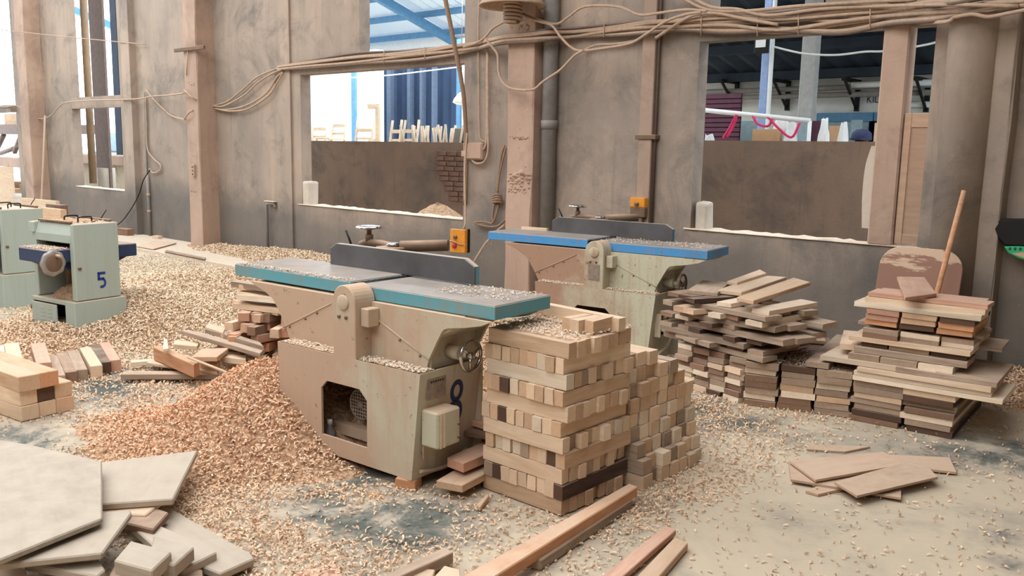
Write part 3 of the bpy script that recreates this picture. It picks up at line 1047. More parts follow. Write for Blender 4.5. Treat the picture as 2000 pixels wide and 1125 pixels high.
# untidy stack A
GA = 'boards of the untidy left-hand stack by the wall'
oA = Vector((-2.915, 4.935, 0))
angA = math.atan2(-.12, .54)
a_x, a_y = Vector((math.cos(angA), math.sin(angA), 0)), Vector((-math.sin(angA), math.cos(angA), 0))
LA = 'untidy stack'
for k in range(8):
    for c in range(4):
        tone = pick(rs, grey=5, brown=2, white=2, pale=1, dark=1)
        w = .125 * rs.uniform(.93, 1.0)
        p = oA + a_x * (c * .135 + w / 2 + rs.uniform(-.012, .012)) + a_y * (.30 + rs.uniform(-.03, .03))
        p.z = .002 + k * .0345
        board('timber_board', p, (.62, w, .032), M[tone], angA + 90 * D2R + rs.uniform(-.03, .03), f'{TONES[tone]} board end, {ORD[c]} column from left, {ORD[k]} from floor, base of {LA}', 'board', GA, j=.002)
z = .282
lv = 0
for k in range(10):
    h = rs.uniform(.028, .036)
    if k % 2 == 0:
        nn = 3
        for c in range(nn):
            tone = pick(rs, grey=5, pale=2, tan=1)
            ln = rs.uniform(.55, .90)
            xm = .27 + rs.uniform(-.14, .16)
            p = oA + a_x * xm + a_y * (.06 + c * .19 + rs.uniform(-.03, .03))
            p.z = z
            board('timber_board', p, (ln, .15 * rs.uniform(.8, 1.1), h * .95), M[tone], angA + rs.uniform(-.10, .10), f'{TONES[tone]} long board, {ORD[c]} from front, {ORD[k // 2]} lengthwise course of {LA}', 'board', GA, (rs.uniform(-.02, .02), rs.uniform(-.012, .012)), j=.003)
    else:
        nn = 6
        for c in range(nn):
            if rs.random() < .12:
                continue
            tone = pick(rs, grey=4, brown=2, dark=2, white=2, tan=1)
            p = oA + a_x * (-.10 + c * .135 + rs.uniform(-.02, .02)) + a_y * (.27 + rs.uniform(-.08, .05))
            p.z = z
            board('timber_board', p, (.58 * rs.uniform(.85, 1.1), .115 * rs.uniform(.85, 1.05), h * .92), M[tone], angA + 90 * D2R + rs.uniform(-.16, .16), f'{TONES[tone]} board end, {ORD[c]} from left, {ORD[k // 2]} crosswise course of {LA}', 'board', GA, j=.003)
    z += h
slab('timber_board', [(1342, 566), (1402, 572), (1425, 551), (1372, 547)], z + .024, .026, M['grey'], 'wide grey board at left on top of the untidy stack', 'board', GA)
slab('timber_board', [(1402, 566), (1448, 571), (1536, 541), (1484, 537)], z + .03, .026, M['pale'], 'middle pale board slanting up to the right on the untidy stack', 'board', GA)
slab('timber_board', [(1420, 549), (1440, 551), (1497, 533), (1484, 526)], z + .05, .024, M['pale'], 'rear pale board slanting up to the right on the untidy stack', 'board', GA)
slab('timber_board', [(1439, 580), (1472, 587), (1583, 551), (1550, 542)], z + .056, .026, M['tan'], 'foremost pale tan board slanting to the right on the untidy stack', 'board', GA)
atop = z
# block on the floor left of stack A
p = onz(1310, 742)
board('wood_block', (p.x, p.y, 0), (.11, .11, .12), M['tan'], .3, 'cube-like block on the floor between blue jointer and untidy stack', 'block', None, bevel=.004)

# block pile at the left edge
GP = 'squared blocks piled at the left edge'
oP = Vector((-5.0, 1.655, 0))
aP = 7 * D2R
px_, py_ = Vector((-math.cos(aP), -math.sin(aP), 0)), Vector((-math.sin(aP), math.cos(aP), 0))
for k in range(3):
    for c in range(3):
        tone = [['pale', 'pale', 'tan'], ['pale', 'dark', 'tan'], ['tan', 'orange', 'tan']][k][c]
        if k == 2 and c == 2:
            continue
        w = .098 if k < 2 else .115
        ln = .62 if k < 2 else .70
        p = oP + px_ * (ln / 2 - (.03 if k == 2 else rs.uniform(0, .015))) + py_ * (c * .1 + w / 2 + (.0 if k < 2 else .005))
        p.z = .002 + k * .084
        board('wood_block', p, (ln, w, .084 if k < 2 else .086), M[tone], aP + (rs.uniform(-.02, .02) if k < 2 else -.03), f'{TONES[tone]} beam end, {("left", "middle", "right")[c]} of the {("bottom", "middle", "top")[k]} row, pile at left edge', 'beam', GP, bevel=.004)
# row of blocks behind it
GR = 'row of short beams behind the pile'
rowp = [(-5.60, 2.00), (-5.58, 2.085), (-5.62, 2.17), (-5.63, 2.245), (-5.61, 2.325), (-5.66, 2.405), (-5.68, 2.48)]
tones = ['tan', 'grey', 'brown', 'grey', 'pale', 'dark', 'pink']
for i, ((x, y), tone) in enumerate(zip(rowp, tones)):
    a = 163 * D2R
    p = Vector((x, y, 0)) + Vector((math.cos(a), math.sin(a), 0)) * .30
    p.z = .002
    board('wood_block', p, (.60, .072, .07 if i < 4 else .085), M[tone], a + rs.uniform(-.02, .02), f'{TONES[tone]} short beam, {ORD[i]} from left in the row behind the pile', 'beam', GR, bevel=.003)
for i, (x, y, tone, lab) in enumerate(((-5.62, 2.02, 'pink', 'pinkish short beam resting on the left of the row behind the pile'), (-5.74, 1.90, 'pale', 'pale short beam standing on the row, at far left of the photo'), (-5.72, 1.80, 'white', 'whitish short beam next to the pale one at far left'), (-5.66, 1.72, 'pale', 'pale short beam behind the pile, leftmost of all'))):
    a = 163 * D2R
    p = Vector((x, y, 0)) + Vector((math.cos(a), math.sin(a), 0)) * .30
    p.z = .075
    board('wood_block', p, (.62, .085, .085), M[tone], a, lab, 'beam', GR, bevel=.003)
    if i:
        board('wood_block', (p.x, p.y, .002), (.60, .08, .072), M['brown'], a, ['', 'brown short beam lowest under the pale beam at far left', 'brown short beam under the whitish beam at far left', 'brown short beam behind the pile under the leftmost beam'][i], 'beam', GR, bevel=.003)

# heap of reddish sticks behind the nearer jointer
GD = 'sticks heaped behind the teal jointer'
r2 = random.Random(5)
cD = Vector((-5.12, 3.30, 0))
n = 0
for lv in range(9):
    cnt = [8, 8, 8, 7, 7, 6, 5, 4, 3][lv]
    for i in range(cnt):
        tone = pick(r2, orange=3, pink=3, pale=2, brown=1.5, tan=2) if lv < 6 else pick(r2, grey=3, pale=2, white=2)
        a = (math.radians(120) if lv < 6 else math.radians(20)) + r2.uniform(-.28, .28)
        off = (i - cnt / 2 + .5) * .075
        dirn = math.radians(30 if lv < 6 else 110)
        p = cD + Vector((math.cos(dirn), math.sin(dirn), 0)) * off + Vector((r2.uniform(-.06, .06), r2.uniform(-.06, .06), 0))
        p.z = .01 + lv * .066
        ln = r2.uniform(.32, .5) if lv < 6 else r2.uniform(.45, .75)
        board('timber_stick', p, (ln, .07 * r2.uniform(.8, 1.1), .055 if lv < 6 else .035), M[tone], a,
              f'{TONES[tone]} stick, {ORD[i]} from left in layer {ORD[lv]} from floor, heap behind teal jointer', 'stick', GD, (r2.uniform(-.06, .06), r2.uniform(-.06, .06)), j=.003)
# scattered battens in front of that heap (outlines on their own levels)
GS = 'battens scattered on the shavings'
for poly, zt_, th, tone, lab in (
        ([(299, 678), (378, 712), (390, 706), (311, 673)], .17, .085, 'orange', 'orange brown beam lying slantwise in front of the scattered battens'),
        ([(235, 731), (430, 731), (428, 725), (245, 724)], .06, .035, 'grey', 'long grey batten lowest on the floor before the orange beam'),
        ([(286, 708), (425, 727), (400, 715), (295, 700)], .08, .02, 'pale', 'pale tapering batten under the orange beam'),
        ([(255, 708), (350, 700), (345, 697), (256, 703)], .07, .03, 'white', 'short whitish batten end at far left of the scattered battens'),
        ([(373, 697), (424, 697), (448, 679), (395, 681)], .19, .03, 'tan', 'pale tan board lying flat over the scattered battens'),
        ([(339, 672), (385, 676), (390, 668), (341, 664)], .16, .03, 'pale', 'pale batten behind the orange beam'),
        ([(352, 645), (508, 690), (517, 681), (370, 644)], .22, .03, 'grey', 'long grey batten slanting down to the right'),
        ([(400, 642), (515, 676), (508, 668), (420, 640)], .25, .03, 'grey', 'upper long grey batten slanting down to the right'),
        ([(430, 696), (480, 702), (482, 694), (432, 688)], .15, .04, 'pale', 'pale batten end beside the white square stick end'),
        ([(472, 697), (496, 705), (503, 694), (478, 690)], .14, .05, 'grey', 'grey block end nearest the teal jointer among the battens'),
        ([(390, 708), (424, 712), (430, 703), (396, 699)], .12, .05, 'tan', 'tan block peeping out under the flat board'),
        ([(318, 682), (329, 680), (327, 662), (320, 661)], .22, .02, 'white', 'whitish stick poking up behind the orange beam'),
        ([(400, 638), (436, 650), (440, 640), (408, 630)], .26, .04, 'pale', 'pale block at the top of the scattered battens'),
        ([(318, 712), (368, 720), (372, 714), (322, 706)], .05, .03, 'brown', 'brown batten in shadow below the pale tapering one')):
    slab('timber_batten', poly, zt_, th, M[tone], lab, 'batten', GS)
pa, pb = onz(368, 698, .20), onz(508, 753, .13)
tag(MB().tube([pa, pb], .008, 8).build('thin_rod', M['tan']), 'thin wooden rod stuck slantwise into the orange shavings', 'rod')

# big offcut slabs in the foreground, lower left
GF = 'wide offcut slabs at the lower left'
for poly, zt_, th, mat, lab in (
        ([(-40, 1108), (200, 1012), (199, 900), (60, 868), (-60, 850)], .20, .022, 'slab', 'largest pale slab at lower left, topmost of the offcuts'),
        ([(196, 984), (338, 974), (386, 879), (300, 890), (190, 903)], .14, .028, 'slab', 'wide slab behind the largest one with a slanted right end'),
        ([(190, 1000), (285, 1005), (330, 968), (330, 950), (190, 960)], .11, .02, 'pale', 'yellowish slab just under the slanted one'),
        ([(-20, 1103), (200, 1080), (257, 1001), (254, 995), (100, 1010)], .16, .024, 'slab', 'slab with rough right edge under the largest one'),
        ([(45, 1099), (190, 1125), (206, 1112), (196, 1096), (120, 1088)], .11, .03, 'slab', 'pale slab at the bottom edge under the rough-edged one'),
        ([(-30, 1150), (75, 1150), (40, 1100), (-30, 1110)], .09, .03, 'pale', 'yellowish slab corner at the bottom left corner'),
        ([(222, 1094), (297, 1114), (336, 1077), (255, 1055)], .17, .05, 'slab', 'thick block-like offcut at the front of the slab heap'),
        ([(290, 1092), (340, 1104), (380, 1068), (300, 1045)], .14, .05, 'slab', 'second thick offcut right of the front one'),
        ([(345, 1106), (356, 1112), (424, 1078), (410, 1068), (300, 1020), (260, 1030)], .08, .035, 'slab', 'flat slab with rounded corner, second from the right'),
        ([(390, 1104), (430, 1120), (497, 1090), (490, 1080), (330, 990), (285, 1000)], .05, .03, 'slab', 'flat slab reaching farthest right in the slab heap'),
        ([(240, 1020), (300, 1034), (330, 1000), (285, 985)], .10, .03, 'brown', 'shaded brown slab in the middle of the heap')):
    slab('wood_slab', poly, zt_, th, M[mat], lab, 'slab', GF, bevel=.005)
GF2 = 'dark offcuts hidden low in the slab heap'
for i, (poly, zt_, lab) in enumerate((([(200, 1150), (290, 1150), (300, 1112), (225, 1100)], .08, 'brown offcut under the thick block at the bottom edge'), ([(300, 1150), (400, 1150), (395, 1112), (310, 1108)], .05, 'brown board low at the bottom edge of the heap'))):
    slab('wood_slab', poly, zt_, .03, M['brown'], lab, 'slab', GF2)

# long boards in the foreground
slab('timber_plank', [(866, 1145), (936, 1145), (1246, 950), (1228, 944)], .085, .045, M['orange_dusty'], 'long orange brown plank running from the bottom edge past the criss-cross stack', 'plank', bevel=.004)
slab('timber_plank', [(1024, 1086), (1057, 1094), (1235, 976), (1222, 965)], .045, .042, M['grey'], 'grey beam lying beside and under the long orange brown plank', 'plank', bevel=.004)
slab('timber_plank', [(1155, 1140), (1200, 1140), (1321, 1034), (1300, 1026)], .04, .025, M['pink'], 'left one of two reddish planks at the bottom right', 'plank', bevel=.003)
slab('timber_plank', [(1225, 1145), (1275, 1140), (1344, 1060), (1318, 1048)], .035, .03, M['tan'], 'right one of two reddish planks at the bottom right', 'plank', bevel=.003)
slab('timber_plank', [(715, 1140), (750, 1140), (886, 1078), (868, 1068)], .06, .045, M['grey'], 'greyish beam at the bottom edge left of the long plank', 'plank', bevel=.003)
for poly, zt_, tone, lab in (([(770, 1140), (840, 1140), (850, 1112), (808, 1108)], .04, 'pale', 'pale board end at the bottom edge, left one'), ([(830, 1145), (900, 1140), (898, 1112), (868, 1104)], .05, 'pale', 'pale board end at the bottom edge next to the long plank'), ([(640, 1140), (680, 1140), (655, 1100), (575, 1118)], .012, 'pink', 'thin pinkish board half buried in shavings at the bottom edge')):
    slab('timber_plank', poly, zt_, .03, M[tone], lab, 'plank')
# planks between the teal jointer and the criss-cross stack
for poly, zt_, th, tone, lab in (
        ([(852, 938), (903, 948), (985, 905), (930, 893)], .075, .035, 'tan', 'tan plank end low beside the criss-cross stack'),
        ([(873, 893), (905, 905), (985, 872), (945, 862)], .14, .045, 'pink', 'pinkish plank lying over the tan plank beside the stack'),
        ([(905, 815), (952, 830), (985, 808), (930, 795)], .24, .03, 'pink', 'upper pinkish board end between jointer and criss-cross stack'),
        ([(905, 842), (955, 850), (985, 835), (930, 828)], .20, .025, 'brown', 'brown board end just below the upper pinkish one'),
        ([(930, 985), (952, 963), (955, 968), (938, 990)], .03, .02, 'tan', 'thin tan stick leaning at the foot of the criss-cross stack'),
        ([(905, 780), (960, 785), (965, 770), (915, 765)], .26, .03, 'pink', 'pinkish board end highest behind the jointer end')):
    slab('timber_plank', poly, zt_, th, M[tone], lab, 'plank')
for x, y, zz in ((-2.70, 3.06, .0), (-2.71, 3.07, .066), (-2.70, 3.06, .132)):
    board('wood_block', (x, y, zz), (.3, .09, .065), M['brown'], .4, {.0: 'lowest', .066: 'middle', .132: 'upper'}[zz] + ' brown bearer under the boards between jointer and criss-cross stack', 'block')
# red block under the corner of the teal jointer
p = J1.matrix_world
J1m = Matrix.Translation(Vector((-2.435, 2.633, 0))) @ Matrix.Rotation(3.9 * D2R, 4, 'Z')
q = J1m @ Vector((-.40, -.10, 0))
board('wood_block', q, (.10, .075, .049), M['orange'], .4, 'reddish brown wedge block under the front corner of the teal jointer', 'block', None, bevel=.004)
# batten on the blue jointer's table
J2m = Matrix.Translation(Vector((-2.915, 5.229, 0))) @ Matrix.Rotation(7.7 * D2R, 4, 'Z')
q = J2m @ Vector((-1.60, .36, .868))
board('timber_batten', q, (.24, .03, .022), M['pale'], 7.7 * D2R, 'pale batten lying on the blue jointer table beside the fence', 'batten')

# thin boards on the floor at right
GT = 'thin boards on the right-hand floor'
for poly, zt_, lab in (
        ([(1576, 877), (1650, 882), (1700, 872), (1580, 868)], .012, 'thin board at the back left of the floor pile'),
        ([(1690, 902), (1868, 922), (1855, 893), (1700, 886)], .02, 'thin board sticking out to the right of the floor pile'),
        ([(1573, 958), (1598, 965), (1700, 942), (1650, 930)], .014, 'lowest thin board at the front left of the floor pile'),
        ([(1545, 936), (1760, 972), (1760, 950), (1540, 902)], .026, 'long thin board pointing right under the two top boards'),
        ([(1593, 937), (1763, 907), (1725, 882), (1541, 899)], .046, 'upper left thin board on top of the floor pile'),
        ([(1674, 968), (1832, 931), (1795, 895), (1630, 941)], .052, 'upper right thin board on top of the floor pile')):
    slab('thin_board', poly, zt_, .012, M['ply'], lab, 'board', GT, bevel=.001)

# ------------------------------------------------------------------ things on and against the wall
def wp(px, py, d=0.02, Y=None):
    """point on the wall face, d in front of it"""
    return ony(px, py, (WY if Y is None else Y) - d)
def wire(name, pts, r, mat, label, cat='cable', group=None, k=6, n=6):
    o = MB().tube(smooth(pts, k), r, n).build(name, mat)
    return tag(o, label, cat, group)

# bundle of cables nailed along the wall
centre = [(542, 134, 4), (600, 127, 8), (700, 116, 9), (800, 108, 9), (880, 100, 9), (930, 92, 9), (955, 85, 9), (975, 80, 9), (995, 77, 9), (1035, 74, 9), (1058, 71, 9), (1078, 69, 9), (1120, 66, 9), (1200, 58, 9), (1260, 53, 10), (1330, 50, 13), (1420, 48, 18), (1520, 46, 20), (1640, 38, 21), (1740, 29, 19), (1830, 23, 18), (1920, 14, 13), (2010, 6, 12)]
rc = random.Random(21)
NB = 9
def yfront(px):
    """wall, pillar or column face at this point of the wall"""
    if 970 < px < 1062: return WY - 6.349 + .0
    if 940 < px <= 970: return (WY - 6.349) * .55
    if 1062 <= px < 1100: return .15
    if 1245 < px < 1300: return .085
    if 1225 < px < 1320: return .05
    if px > 1840: return .27
    if px > 1800: return .27 * (px - 1800) / 40
    return 0
for i in range(NB):
    f = (i / (NB - 1) - .5) * 2
    ph = rc.uniform(0, 6)
    pts = []
    for (x, y, s) in centre:
        wob = .30 * math.sin(x / 70 + ph) + .22 * math.sin(x / 31 + 2 * ph)
        pts.append(wp(x, y + s * (f + wob * .8), .03 + .012 * (i % 3) + yfront(x)))
    wire('cable', pts, .0125 + .003 * (i % 2), M['cable'] if i % 4 else M['cable_dark'], f'dusty cable, {ORD[i]} from the top in the thick bundle nailed along the wall', 'cable', 'cables of the wall bundle', 7)
# clips over the bundle
for i, x in enumerate((750, 830, 1180, 1300, 1370, 1480, 1560, 1700)):
    y = np.interp(x, [c[0] for c in centre], [c[1] for c in centre])
    s = np.interp(x, [c[0] for c in centre], [c[2] for c in centre]) + 4
    tag(MB().tube([wp(x, y - s, .01), wp(x, y - s, .065), wp(x - 1, y + s, .065), wp(x - 1, y + s, .01)], .005, 5).build('cable_clip', M['cable']), f'wire clip over the cable bundle, {ORD[i]} from the left', 'clip', 'clips over the cable bundle')
# second bundle dropping from top right corner
for i, (pts, lab) in enumerate((
        ([(1290, -10), (1330, -4), (1380, 18), (1450, 22), (1560, 12), (1700, 3), (1790, 0)], 'loose dusty cable sagging over the bundle above the right opening'),
        ([(1345, -8), (1390, 14), (1440, 18), (1500, 30), (1600, 18), (1720, 12), (1850, 9), (1990, 12)], 'second loose cable crossing above the right opening'),
        ([(1280, 75), (1330, 42), (1360, 28), (1400, 26), (1460, 38), (1520, 48)], 'cable curling up into the bundle left of the right opening'),
        ([(1800, 45), (1850, 42), (1865, 34), (1900, 28), (1930, 33), (1965, 27), (2010, 18)], 'cable curving over the round column at top right'),
        ([(1700, -5), (1780, 10), (1850, 8), (1920, -3)], 'dark cable hanging at the top edge above the round column'))):
    wire('cable', [wp(x, y, .085 + yfront(x)) for x, y in pts], .013, M['cable'] if i < 4 else M['cable_dark'], lab, 'cable')
# left: cables fanning down from the bundle, then along the wall
for pts, d, lab in (
        ([(548, 132), (530, 138), (500, 152), (470, 178), (440, 200), (405, 206), (378, 192), (360, 176)], .04, 'upper cable sagging from the bundle to the left pillar'),
        ([(550, 136), (535, 142), (505, 160), (478, 185), (445, 204), (425, 208), (395, 200), (362, 180)], .055, 'second cable sagging from the bundle to the left pillar'),
        ([(552, 140), (540, 152), (520, 182), (480, 206), (440, 214), (400, 209), (372, 218), (360, 232)], .04, 'lower cable sagging from the bundle to the left pillar'),
        ([(552, 142), (542, 160), (525, 186), (485, 212), (450, 217), (420, 212)], .055, 'lowest short cable sagging from the bundle'),
        ([(360, 182), (330, 186), (300, 188), (270, 193), (230, 195), (180, 196), (130, 200), (116, 208), (100, 225), (82, 232), (62, 229), (50, 224), (40, 210), (28, 206), (12, 209), (-10, 207)], .12, 'long thin cable running along the wall at far left'),
        ([(286, 176), (300, 194), (318, 212), (335, 226), (362, 234)], .03, 'cable drooping from the conduit to the left pillar'),
        ([(284, 190), (286, 240), (288, 290), (300, 310), (313, 322), (313, 332), (300, 338), (292, 330)], .03, 'thin cable hanging in a loop beside the conduit'),
        ([(293, 332), (280, 352), (272, 378), (258, 405), (240, 430), (225, 442)], .14, 'dark cable slanting down to the planer'),
        ):
    wire('cable', [wp(x, y, d + (.27 if 358 < x < 382 else 0)) for x, y in pts], .012 if 'dark' not in lab else .009, M['cable'] if 'dark' not in lab else M['black'], lab, 'cable')
tag(MB().tube(smooth([wp(0, 58, .5), wp(110, 70, .3), wp(285, 87, .05)], 8), .008, 6).build('wire', M['cable']), 'thin straight wire crossing the left openings', 'wire')
# around the central pillar
for pts, d, lab in (
        ([(948, 76), (962, 92), (972, 108), (974, 140), (982, 160), (1000, 173), (1040, 175), (1060, 160), (1095, 136), (1120, 110), (1140, 98)], .30, 'cable hanging in a deep loop in front of the central pillar'),
        ([(1015, 26), (1040, 38), (1060, 44), (1078, 50), (1095, 72), (1115, 92), (1135, 99), (1180, 94), (1230, 85), (1260, 68), (1300, 42), (1340, 28), (1370, 24)], .26, 'cable looping from under the lamp to the wall bundle'),
        ([(1140, 98), (1165, 88), (1200, 86), (1235, 80), (1275, 62), (1320, 40)], .05, 'cable following the loop beside the broad duct'),
        ([(1015, 24), (1045, 36), (1085, 47), (1110, 33), (1138, 14), (1180, 11), (1215, 15), (1250, 29), (1290, 25), (1340, 19), (1380, 22)], .24, 'cable rising right of the lamp along the wall'),
        ([(985, 42), (962, 56), (948, 72), (930, 84), (905, 92)], .12, 'short cable dropping left from the lamp fitting'),
        ([(936, 0), (934, 60), (935, 150), (936, 240), (938, 270), (948, 277)], .03, 'thin cable running down to the junction box'),
        ([(952, 90), (951, 150), (951, 240), (950, 275), (944, 292), (930, 300), (922, 310), (930, 319), (945, 316), (953, 295), (953, 240), (953, 100)], .05, 'pair of thin cables looped below the junction box')):
    wire('cable', [wp(x, y, d) for x, y in pts], .0115 if d > .03 else .008, M['cable'], lab, 'cable')
# ribbed dust-covered lamp over the pillar
ylamp = 6.12
lc = ony(1001, 10, ylamp)
lamp = tag(empty('pendant_lamp', lc), 'dusty dish-shaped lamp at the top edge in front of the central pillar', 'lamp')
MB().lathe([(.10, .18), (.13, .165), (.22, .08), (.285, .02), (.305, .0), (.30, -.015), (.28, .0), (.20, .07), (.08, .12)], (0, 0, 0), 'z', 36).build('lamp_shade', M['cable'], lamp)
sp = MB()
k = []
for i in range(90):
    a = 2 * math.pi * i / 15
    k.append((.078 * math.cos(a) - .03, .078 * math.sin(a) + .04, .05 - .20 * i / 90))
sp.tube(k, .015, 6)
sp.build('coiled_hose', M['pillar'], lamp)
MB().cyl((-.03, .04, .10), (-.03, .04, -.15), .062, 14).build('lamp_neck', M['iron'], lamp)
MB().cyl((0, .0, .15), (0, .0, 1.2), .02, 8).build('lamp_rod', M['iron'], lamp)
# junction box, switches, sockets
c = wp(932, 295, 0)
jb = tag(empty('junction_box', c), 'dusty junction box left of the central pillar', 'junction box')
MB().box(-.135, .135, -.07, 0, -.085, .085).build('case', M['pillar'], jb, bevel=.006)
MB().box(-.125, .125, -.078, -.07, -.075, .075).build('lid', M['pillar'], jb, bevel=.004)
MB().box(-.135, -.075, -.10, -.07, -.06, -.0).build('plug_socket', M['cable'], jb, bevel=.005)
yb_ = 6.05
c = ony(899, 470, yb_)
ob = tag(empty('switch_box', c, .25), 'orange push-button box hanging on a cable behind the teal jointer', 'switch')
MB().box(-.085, .085, -.055, .0, -.115, .115).build('front_case', M['yellow'], ob, bevel=.008)
MB().box(-.085, .085, .0, .05, -.115, .115).build('back_case', M['black'], ob, bevel=.006)
MB().lathe([(.02, .0), (.02, -.02), (.014, -.026), (0, -.026)], (-.02, -.055, .04), 'y', 16).build('grey_button', M['iron'], ob)
MB().lathe([(.024, .0), (.024, -.02), (.018, -.028), (0, -.028)], (-.03, -.055, -.045), 'y', 16).build('red_button', M['red'], ob)
MB().tube(smooth([(-.088, -.05, -.0), (-.04, -.066, -.005), (.05, -.064, -.03), (.09, -.03, -.03)]), .006, 6).build('binding_wire', M['cable'], ob)
wire('cable', [c + Vector((.0, .02, .10)), ony(908, 440, yb_ + .03), ony(909, 420, yb_ + .1), ony(908, 330, 6.3), ony(912, 260, 6.4)], .009, M['cable'], 'thin cable from which the orange switch box hangs')
wire('cable', [ony(925, 512, 6.1), ony(945, 480, 6.2), ony(957, 466, 6.25), ony(970, 452, 6.3), ony(985, 440, 6.4)], .011, M['cable'], 'knotted cable slanting up behind the orange switch box')
c = wp(1259, 404, 0)
yb2 = tag(empty('switch_box', c), 'yellow switch box on the broad duct behind the blue jointer', 'switch')
MB().box(-.075, .075, -.12, -.055, -.0, .085).build('case', M['yellow'], yb2, bevel=.005)
MB().box(-.075, .075, -.115, -.06, -.085, -.0).build('lower_case', M['iron'], yb2, bevel=.005)
MB().lathe([(.02, 0), (.02, -.02), (0, -.02)], (0, -.12, .03), 'y', 12).build('button', M['iron'], yb2)
MB().box(-.04, .04, -.10, -.06, -.14, -.085).build('gland', M['iron'], yb2)
# pipes and ducts
def duct(x0, x1, ytop_px, ybot_px):
    pass
xa, xb_ = wx(1264, 200), wx(1283, 200)
xa = wx(1262, 220); 
M['ductpaint'] = plaster('dusty_duct', S(166, 142, 124), S(150, 128, 113), S(176, 152, 134), S(120, 104, 94), False)
du = tag(empty('cable_duct', (wx(1270, 200), WY, 0)), 'broad flat duct running down the wall to the yellow switch', 'duct')
wd = wx(1283, 200) - wx(1258, 200)
MB().box(-wd / 2, wd / 2, -.06, 0, .0, ZT).build('channel', M['ductpaint'], du, bevel=.006)
MB().cyl((wd / 2 + .02, -.03, .75), (wd / 2 + .02, -.03, ZT), .012, 8).build('side_pipe', M['cable_dark'], du)
zc_ = wz(1265, 268)
MB().box(-wd / 2 - .03, wd / 2 + .05, -.075, 0, zc_ - .02, zc_ + .02).build('clamp', M['iron'], du, bevel=.004)
gp = tag(empty('drain_pipe', (wx(1083, 200), WY - .07, 0)), 'grey round pipe beside the central pillar', 'pipe')
M['greypipe'] = plain('grey_pipe', S(136, 132, 128), 0.6, dust=.3)
MB().cyl((0, 0, 0), (0, 0, ZT), .072, 20).build('pipe', M['greypipe'], gp)
zq = wz(1080, 240)
MB().cyl((0, 0, zq - .06), (0, 0, zq + .02), .08, 20).build('coupling', M['greypipe'], gp)
cp = tag(empty('conduit', (wx(290, 300), WY - .03, 0)), 'thin grey conduit standing on the ledge at left', 'conduit')
MB().cyl((0, 0, .05), (0, 0, wz(290, 340)), .022, 10).cyl((0, 0, wz(292, 350)), (0, 0, wz(286, 180)), .013, 8).build('pipe', M['greypipe'], cp)
for y in (380, 412):
    MB().cyl((0, 0, wz(292, y) - .02), (0, 0, wz(292, y) + .02), .03, 10).build('coupling', M['cable'], cp)
xh = wx(527, 440)
zt_ = wz(530, 396)
hp = tag(empty('bent_pipe', (xh, WY - .04, 0)), 'bent pipe with a flat dusty top near the left end of the teal table', 'pipe')
MB().tube([(0, 0, .05), (0, 0, zt_ - .04), (.02, 0, zt_ - .01), (.17, 0, zt_), (.20, 0, zt_ - .06)], .018, 8).build('pipe', M['greypipe'], hp)
MB().box(-.02, .21, -.03, .03, zt_ + .015, zt_ + .028).build('dust_cap', M['silldust'], hp, bevel=.004)
c = wp(380, 333, .27)
so = tag(empty('socket', c), 'small wall socket on the left pillar', 'socket')
MB().box(-.035, .035, -.03, 0, -.085, .085).build('plate', M['cable'], so, bevel=.004)
for z in (-.05, .0, .05):
    MB().box(-.02, .02, -.034, -.03, z - .014, z + .014).build('outlet', M['iron'], so, bevel=.003)
c = wp(368, 96, .29)
br = tag(empty('bracket', c), 'rusty bar bracket high on the left pillar', 'bracket')
MB().box(-.35, .45, -.03, 0, -.025, .025).build('bar', M['iron'], br, bevel=.004)
MB().tube([(-.0, -.01, -.02), (-.08, -.0, -.35)], .008, 6).build('stay', M['cable'], br)
# knotted rope beside the pillar
ro = tag(empty('rope', wp(975, 380, .04)), 'knotted rope hanging left of the central pillar', 'rope')
base = wp(975, 380, .04)
def rel(x, y, d=.05):
    return tuple(wp(x, y, d) - base)
M['rope'] = plain('old_rope', S(150, 122, 100), 0.95, scale=40)
MB().tube(smooth([rel(986, 284), rel(980, 300), rel(974, 340), rel(971, 378), rel(976, 340), rel(985, 300), rel(988, 288)]), .011, 6).build('upper_loop', M['rope'], ro)
kn = MB()
for i in range(4):
    kn.tube(smooth([rel(963, 383 + i * 4), rel(970, 379 + i * 5, .09), rel(979, 384 + i * 4), rel(974, 392 + i * 3, .03), rel(963, 383 + i * 4)]), .012, 6)
kn.build('knot', M['rope'], ro)
MB().tube(smooth([rel(966, 398), rel(962, 420), rel(962, 436), rel(945, 433), rel(926, 435), (rel(945, 441)), rel(962, 443), rel(975, 440), rel(988, 428)]), .011, 6).build('lower_loop', M['rope'], ro)
MB().tube(smooth([rel(974, 398), rel(969, 420), rel(964, 434)]), .011, 6).build('tail', M['rope'], ro)
# long pole hanging in front of the middle opening
pts = [ony(864, -30, 6.3), ony(888, 90, 6.35), ony(903, 170, 6.4), ony(909, 240, 6.45), ony(911, 330, 6.5), ony(908, 400, 6.52)]
tag(MB().tube(smooth(pts), .022, 8).build('pole', M['rope']), 'long bent pole hanging in front of the middle opening', 'pole')
# sticks leaning
s0 = ony(80, 412, 6.0)
tag(MB().tube([(s0.x, 5.9, 0), s0, ony(84, 330, 6.15), ony(88, 226, 6.3)], .018, 8).build('stick', M['cable']), 'pale stick leaning against the wall at far left', 'stick')
s1, s2_ = ony(1883, 373, 6.24), ony(1829, 577, 6.0)
s3_ = s2_ + (s2_ - s1) * (s2_.z / (s1.z - s2_.z))
tag(MB().tube([s3_, s2_, s1], .017, 8).build('broomstick', M['orange']), 'reddish stick leaning against the round column', 'stick')
